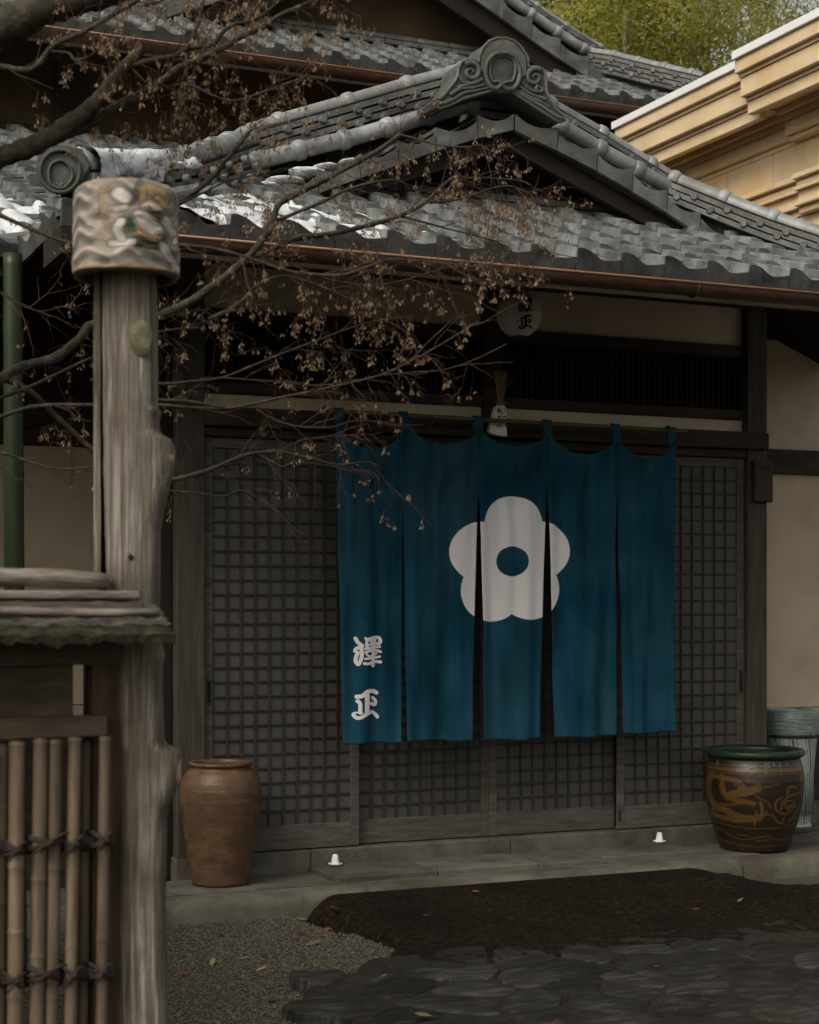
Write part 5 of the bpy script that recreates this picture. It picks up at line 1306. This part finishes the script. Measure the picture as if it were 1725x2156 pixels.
# bamboo uprights: x at top, half width, offset in depth
cane_r = random.Random(3)
def cane(name, x, xb, hw, y0, dy, nodes, parent, mat='cane'):
    top = gx(x, y0, dy); bot = gx(xb, 2156, dy); dirv = (bot-top)/(top.z-bot.z); r = hw*gk; pts = []; rad = []
    L = top.z-.02; zs = sorted(set([0, .002]+[L*(i/40) for i in range(41)]+[s for nd in nodes for s in ((top.z-gx(x, nd, dy).z)-.006, (top.z-gx(x, nd, dy).z), (top.z-gx(x, nd, dy).z)+.006)]))
    nz_ = [top.z-gx(x, nd, dy).z for nd in nodes]
    for s in zs:
        if s > L: continue
        k = r*(.82 if s == 0 else 1)
        for z in nz_:
            if abs(s-z) < .002: k *= 1.12
        pts.append(top+dirv*s); rad.append(k)
    return MB().tube(pts, rad, 14).build(name, mat, parent, True)
for x, xb, hw, y0, dy, nd in ((36, 32, 16, 1562, -.09, [1566, 1824, 2098, 1960]), (86, 77, 15, 1556, -.09, [1560, 1850, 2012]), (117, 109, 14, 1558, -.09, [1562, 1826, 2100]), (158, 148, 13.5, 1552, -.09, [1557, 1766, 1992]), (222, 214, 12.5, 1550, -.09, [1556, 1763, 1975]), (6, -2, 14, 1562, -.05, [1700, 1900]), (180, 172, 13, 1556, -.03, [1800, 2000]), (-40, -48, 15, 1562, -.09, [1790, 2010]), (-80, -88, 15, 1562, -.09, [1850])):
    cane('bamboo_upright', x, xb, hw, y0, dy, nd, gate)
for yv in (1782, 2058):
    z = gx(100, yv, -.06).z
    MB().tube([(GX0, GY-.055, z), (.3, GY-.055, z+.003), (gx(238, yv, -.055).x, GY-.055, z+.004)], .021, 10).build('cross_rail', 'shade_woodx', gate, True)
    for i, (x, dyv) in enumerate(((34, 6), (100, -8), (155, -6), (218, -14), (-40, 4))):
        c = gx(x-(yv-1782)*.012, yv+dyv, -.105); mb = MB(); r = cane_r; wv = (34 if x == 100 else 17)*gk
        for k in range(5):
            ph_ = r.uniform(-.006, .006); sl = r.choice((-1, 1))*r.uniform(.004, .018)
            mb.tube(catmull([c+Vector((-wv-.006, .05, ph_-sl)), c+Vector((-wv, .012, ph_-sl)), c+Vector((-wv*.3, -.012, ph_-sl*.3)), c+Vector((wv*.3, -.012, ph_+sl*.3)), c+Vector((wv, .012, ph_+sl)), c+Vector((wv+.006, .05, ph_+sl))], 4), .0035, 6)
        mb.blob(c+Vector((.004, -.012, 0)), .009, 8, 6, k, .5)
        mb.tube(catmull([c+Vector((0, -.014, 0)), c+Vector((wv*.6, -.02, .016)), c+Vector((wv*1.2, -.012, .012+.01*r.random()))], 4), .003, 6)
        mb.tube(catmull([c+Vector((0, -.014, 0)), c+Vector((-wv*.6, -.02, -.012)), c+Vector((-wv*.9, -.012, -.024))], 4), .003, 6)
        mb.build('rope_lashing', 'rope', gate, True)
# green bamboo pole standing behind the gate
b0, b1 = onT(27, 600, 6.6), onT(30, 1250, 6.6)
gb = thing('green_bamboo_pole', (b1.x, b1.y, 0), 'upright green bamboo pole before the plaster wall', 'bamboo pole')
dz = (b1-b0)/(b0.z-b1.z); top = b0-dz*.12; pts = []; rad = []
for i in range(60):
    s = (top.z)*i/59; p = top+dz*s; pts.append(p); rad.append((.037+.006*i/59)*(1.05 if i % 12 == 6 else 1))
MB().tube(pts, rad, 16).build('culm', 'green_cane', gb, True)

# ================================================================ maple tree: limbs traced from the photo
tree = thing('maple_tree', onT(-260, 2250, 5.2)*1.0, 'bare maple branches hung with clusters of dry winged seeds', 'tree')
tree.location.z = 0
limbs = MB(); twigs = MB(); TW = []
def limb(pts, r0, r1, t0, t1, n=8, wob=.5, tw=1.0, seeds=1.0, z=None):
    q = [onT(x, y, t0+(t1-t0)*i/(len(pts)-1)) for i, (x, y) in enumerate(pts)]
    q = catmull(q, 6); m = len(q)
    tm = (t0+t1)/2; rad = [(r0+(r1-r0)*i/(m-1))*tm/FPX*(1+.08*math.sin(i*1.9)+.06*math.sin(i*.7+r0)) for i in range(m)]
    limbs.tube(q, rad, n); TW.append((q, rad, tw, seeds)); return q
trx, trz = tree.location.x, 0
limbs.tube(catmull([(trx, tree.location.y, -.05), (trx+.03, tree.location.y, .7), (trx+.1, tree.location.y-.05, 1.5), onT(-150, 640, 5.1), onT(-115, 330, 4.9), onT(-60, 90, 4.7)], 6), [.13, .12, .115, .11, .105]+[.1-.0018*i for i in range(26)], 14)
limb([(-60, 100), (-10, 65), (45, 40), (100, 12), (160, -2), (230, -22), (320, -60)], 44, 30, 4.7, 4.7, 14, tw=0)
limb([(-110, 400), (-50, 350), (0, 331), (54, 313), (108, 288), (151, 256), (187, 230), (220, 194), (248, 158), (266, 137), (299, 104)], 26, 11, 4.9, 4.9, 12, tw=.3)
limb([(120, 290), (137, 284), (180, 266), (223, 238), (274, 209), (317, 187), (353, 162), (382, 140), (425, 122), (464, 104), (504, 79), (551, 58), (590, 32), (640, 10), (700, -20)], 12, 4, 4.9, 5.1, 10, seeds=1.3)
limb([(310, 197), (360, 182), (389, 178), (414, 184), (450, 202), (482, 212), (511, 209), (562, 191), (612, 173), (650, 160)], 4.5, 2, 5.0, 5.0, seeds=1.6)
limb([(-40, 140), (0, 140), (54, 148), (83, 133), (104, 104), (130, 86), (173, 68), (216, 43), (252, 22), (288, 0), (320, -30)], 7, 5, 4.6, 4.6, 8)
limb([(266, 140), (324, 126), (364, 119), (382, 110), (400, 94), (410, 68), (418, 43), (425, 14), (428, -10), (440, -40)], 7, 4, 4.9, 4.9, 8, seeds=1.3)
limb([(385, 108), (403, 101), (446, 94), (472, 65), (497, 50), (540, 40), (583, 7), (610, -20)], 5, 3, 4.9, 5.0, seeds=1.6)
limb([(238, 160), (230, 126), (216, 101)], 6, 5, 4.9, 4.85, tw=0)
limb([(275, 140), (295, 162), (310, 174), (340, 178)], 3, 2, 4.9, 4.9)
limb([(110, 108), (145, 112), (158, 126), (187, 119), (201, 108)], 3.5, 2, 4.6, 4.6, seeds=1.3)
limb([(383, 62), (395, 140), (388, 200), (386, 290)], 1.3, .8, 5.1, 5.1, 5, tw=1.5, seeds=1.8)
# middle limbs
limb([(-90, 850), (-30, 815), (0, 799), (36, 777), (72, 766), (119, 752), (169, 712), (194, 684), (260, 690), (328, 668), (390, 640), (429, 616), (480, 578), (527, 537), (555, 500), (572, 478), (584, 436), (609, 416), (652, 395), (706, 366), (760, 337), (804, 312), (843, 283)], 12, 5, 5.3, 5.7, 10, seeds=1.2)
limb([(555, 505), (565, 470), (590, 462), (630, 445), (680, 425), (730, 400), (780, 385), (830, 378)], 5, 2, 5.6, 5.6, seeds=1.6)
limb([(843, 284), (880, 293), (925, 305), (980, 310), (1010, 305), (1035, 320)], 3, 1.2, 5.7, 5.7, seeds=2.2)
limb([(300, 480), (373, 431), (418, 398), (451, 370), (472, 341), (498, 312), (515, 290), (540, 262)], 7, 3, 5.2, 5.3, 8, seeds=1.1)
limb([(373, 431), (430, 405), (470, 385), (520, 372), (580, 360)], 2.5, 1.2, 5.2, 5.3, seeds=1.2)
limb([(520, 542), (560, 532), (598, 512), (634, 499), (685, 494), (749, 481), (800, 468), (842, 454), (877, 438), (899, 423), (935, 388), (960, 372), (989, 375), (1037, 375), (1101, 382), (1130, 401)], 7, 1.5, 5.7, 5.9, 8, seeds=1.9)
limb([(903, 426), (941, 423), (989, 414), (1031, 398), (1075, 392), (1120, 412), (1138, 436)], 3.5, 1, 5.85, 5.9, seeds=2.0)
limb([(842, 455), (893, 468), (941, 481), (1005, 497), (1060, 515), (1090, 540)], 2.6, 1, 5.8, 5.9, seeds=1.6)
limb([(440, 672), (480, 654), (512, 632), (534, 607), (555, 593), (591, 582), (640, 590), (700, 612), (760, 640), (820, 650)], 5, 1.3, 5.5, 5.7, 8, seeds=1.9)
limb([(330, 512), (375, 515), (454, 524), (534, 546), (598, 568), (652, 577), (724, 578), (778, 560), (822, 546), (870, 548), (932, 553), (990, 562)], 4, 1.5, 4.35, 4.4, 8, tw=.5, seeds=.4)
limb([(620, 560), (700, 590), (790, 600), (850, 590), (900, 575), (960, 560), (990, 575), (1010, 600)], 2, .8, 5.7, 5.8, 6, tw=.8, seeds=1.6)
limb([(190, 800), (331, 808), (396, 804), (468, 795), (522, 774), (576, 752), (621, 734), (680, 712), (740, 690), (800, 672)], 3.6, 1.2, 5.4, 5.6, 8, tw=.7, seeds=1.4)
limb([(468, 795), (530, 800), (600, 805), (660, 812), (720, 806)], 2.2, 1, 5.45, 5.5, seeds=.5)
limb([(-60, 900), (0, 878), (54, 860), (108, 853), (194, 853), (331, 853), (396, 858), (468, 860), (522, 853), (570, 842), (625, 830), (700, 815), (800, 790), (862, 762), (912, 735), (962, 705), (1008, 676)], 5, 1.4, 5.2, 5.5, 8, tw=.55, seeds=.25)
limb([(800, 790), (872, 784), (937, 778), (1002, 756), (1067, 724)], 2, 1, 5.45, 5.5, 6, tw=.3, seeds=0)
limb([(862, 762), (900, 722), (935, 690), (955, 668)], 1.6, .8, 5.5, 5.5, 6, tw=.3, seeds=0)
limb([(331, 842), (396, 845), (470, 858)], 3.5, 3, 5.25, 5.3, tw=.2, seeds=0)
limb([(540, 862), (580, 885), (630, 898), (680, 900), (705, 898)], 2.4, 1, 5.4, 5.4, tw=.6, seeds=.3)
limb([(-60, 960), (0, 954), (50, 968), (94, 982), (144, 988), (194, 982), (240, 975)], 3, 2, 5.2, 5.2, tw=.5, seeds=.3)
limb([(-30, 790), (29, 806), (72, 831), (108, 867), (151, 907), (194, 946), (270, 1005), (357, 1010), (430, 993), (480, 973), (530, 955), (590, 950)], 6.5, 4.5, 5.4, 5.6, 8, tw=.5, seeds=.3)
limb([(530, 957), (565, 968), (595, 983), (625, 973), (705, 983), (760, 1000)], 3, 1, 5.6, 5.6, tw=.6, seeds=.25)
limb([(590, 950), (650, 963), (710, 978), (775, 973), (800, 985)], 3, 1, 5.6, 5.6, tw=.7, seeds=.5)
limb([(620, 955), (622, 945), (630, 928), (695, 918), (730, 905)], 2.2, 1, 5.6, 5.6, seeds=.4)
limb([(300, 1020), (350, 1033), (415, 1038), (465, 1045), (510, 1033), (550, 1053), (585, 1078), (615, 1108), (640, 1128)], 3, 1.3, 5.6, 5.6, 6, tw=.5, seeds=0)
limb([(-50, 850), (0, 838), (72, 810), (119, 788), (180, 759), (230, 740), (330, 700), (420, 690)], 4, 2.5, 5.3, 5.5, tw=.5, seeds=.7)
limb([(-40, 560), (0, 615), (40, 640), (90, 655), (150, 640)], 1.6, .8, 5.4, 5.4, 5, tw=1.4, seeds=.5)
limb([(-30, 440), (20, 462), (60, 480), (110, 500), (160, 515)], 5, 3, 4.8, 4.8, tw=.6, seeds=.6)
limbs.build('branches', 'bark', tree, True)
# twigs and hanging seeds
tr_ = random.Random(11); SV, SF = [], []
def samara(p, s):
    a = tr_.uniform(0, 6.28)
    for sg in (-1, 1):
        d = Vector((math.cos(a)*sg*.5+tr_.uniform(-.2, .2), math.sin(a)*sg*.5+tr_.uniform(-.2, .2), -1)).normalized()
        sd_ = d.cross(Vector((tr_.uniform(-1, 1), tr_.uniform(-1, 1), .2))).normalized(); L = s*tr_.uniform(.75, 1.15); w_ = L*.24
        o = len(SV); SV.extend([tuple(p), tuple(p+d*L*.35+sd_*w_*.5), tuple(p+d*L*.8+sd_*w_), tuple(p+d*L), tuple(p+d*L*.75-sd_*w_*.55)]); SF.append((o, o+1, o+2, o+3, o+4))
def twig(p, d, L, r, depth, sdens):
    v_ = px_of(p.x, p.y, p.z)
    if 1030 < v_[0] < 1150 and 590 < v_[1] < 930: return
    if v_[0] > 1000 and v_[1] > 600: return
    if v_[0] > 640: sdens *= .9
    n = 4; q = [p]
    for i in range(n):
        d = (d+Vector((tr_.uniform(-.35, .35), tr_.uniform(-.3, .3), tr_.uniform(-.35, .28)))).normalized(); q.append(q[-1]+d*L/n)
    twigs.tube(q, [r*(1-.65*i/n) for i in range(n+1)], 4, False)
    if depth > 0:
        for i in range(1, n+1):
            if tr_.random() < .8: twig(q[i], (d+Vector((tr_.uniform(-.9, .9), tr_.uniform(-.7, .7), tr_.uniform(-.8, .5)))).normalized(), L*tr_.uniform(.4, .7), r*.6, depth-1, sdens)
    if tr_.random() < sdens*.42:
        for _ in range(tr_.randint(1, 3)):
            e = q[-1]+Vector((tr_.uniform(-.01, .01), tr_.uniform(-.01, .01), 0)); hd = tr_.uniform(.012, .035)
            tip = e+Vector((tr_.uniform(-.008, .008), tr_.uniform(-.008, .008), -hd)); twigs.tube([e, tip], [.0006, .0005], 3, False)
            for _k in range(tr_.randint(1, 3)): samara(tip+Vector((tr_.uniform(-.008, .008), tr_.uniform(-.008, .008), tr_.uniform(-.008, .008))), .0145)
for q, rad, tw, sd_ in TW:
    if tw <= 0: continue
    qq = resample(q, .036)
    for i, p in enumerate(qq[1:], 1):
        v = px_of(p.x, p.y, p.z)
        if not (-60 < v[0] < 1250 and -60 < v[1] < 1200): continue
        f = i/len(qq); pr_ = tw*(.25+.75*f)
        if tr_.random() < pr_*1.35:
            d = (qq[min(i+1, len(qq)-1)]-qq[max(0, i-1)]).normalized()
            d = (d*.8+Vector((tr_.uniform(-.6, .6), tr_.uniform(-.6, .6), tr_.uniform(-.9, .65)))).normalized()
            twig(p, d, tr_.uniform(.07, .2), .0016, 2 if tr_.random() < .55 else 1, sd_)
tag(twigs.build('twigs', 'twig', tree), None, None, None, 'stuff')
sb = MB(); sb.v = SV; sb.f = SF; tag(sb.build('seeds', 'seed', tree), None, None, None, 'stuff')

# ================================================================ fallen leaves
lr = random.Random(5)
def leaf_mesh(kind):
    mb = MB()
    if kind == 'maple':
        pts = []
        for k in range(10):
            a = math.pi*2*k/10; r = .022 if k % 2 == 0 else .008; pts.append((math.cos(a)*r, math.sin(a)*r, .003*math.sin(a*3)))
        mb.v = pts+[(0, 0, .003)]; mb.f = [(k, (k+1) % 10, 10) for k in range(10)]
    else:
        mb.v = [(-.03, 0, 0), (-.01, .009, .004), (.015, .008, .005), (.034, 0, .002), (.015, -.008, .001), (-.01, -.009, 0)]; mb.f = [(0, 1, 2, 3), (0, 3, 4, 5)]
    return mb
lm = {'maple': leaf_mesh('maple').mesh('leaf', MT['leaf_red']), 'long': leaf_mesh('long').mesh('leaf', MT['leaf_tan'])}
spots = [(745, 1128, 0), (925, 1175, 0), (1275, 1115, 1), (1270, 1172, 0), (1385, 1155, 0), (1430, 1180, 0), (1320, 1217, 1), (1110, 1265, 0), (780, 1345, 0), (895, 1295, 1), (830, 1425, 0), (1145, 1455, 0), (1335, 1500, 0), (1245, 1195, 0), (1100, 1325, 1), (1265, 1345, 0), (1030, 1280, 1), (1400, 940, 0), (1405, 1065, 0)]
sp = [(x*.5, 1380+y*.5, k) for x, y, k in spots]
sp += [(621+x*.64, 1794+y*.64, k) for x, y, k in ((595, 133, 1), (130, 185, 0), (435, 212, 1), (1320, 190, 0), (1465, 162, 1), (1645, 125, 1), (1610, 258, 1), (1185, 380, 0), (1355, 490, 1), (290, 413, 1), (1250, 520, 0), (860, 560, 0), (420, 540, 1), (940, 353, 1), (1490, 352, 1))]
for x, y, k in sp:
    c = onZ(x, y, .05); mb_l = min(v.x for v in ml)
    if y > 2003 and not left_of(c.x, c.y): z = .066
    elif y < 2003 and x > 660+max(0, y-1935)*2.6: z = .1; z = .096-.052*min(1, max(0, 7.388-onZ(x, y, .08).y)/1.6)+.010
    else: z = .0085
    c = onZ(x, y, z); o = link('fallen_leaf', lm['long' if k else 'maple'])
    o.location = (c.x, c.y, z+.004); o.rotation_euler = (lr.uniform(-.3, .3), lr.uniform(-.3, .3), lr.uniform(0, 6.28)); s_ = lr.uniform(.8, 1.25); o.scale = (s_, s_, s_)
    where = 'dark flagstones' if z == .066 else 'grey gravel' if z == .0085 else 'brown earth mound'
    if k: tag(o, 'slender tan leaf lying on the '+where, 'leaf', 'tan leaves on the '+where)
    else: tag(o, 'red brown maple leaf lying on the '+where, 'leaf', 'red leaves on the '+where)
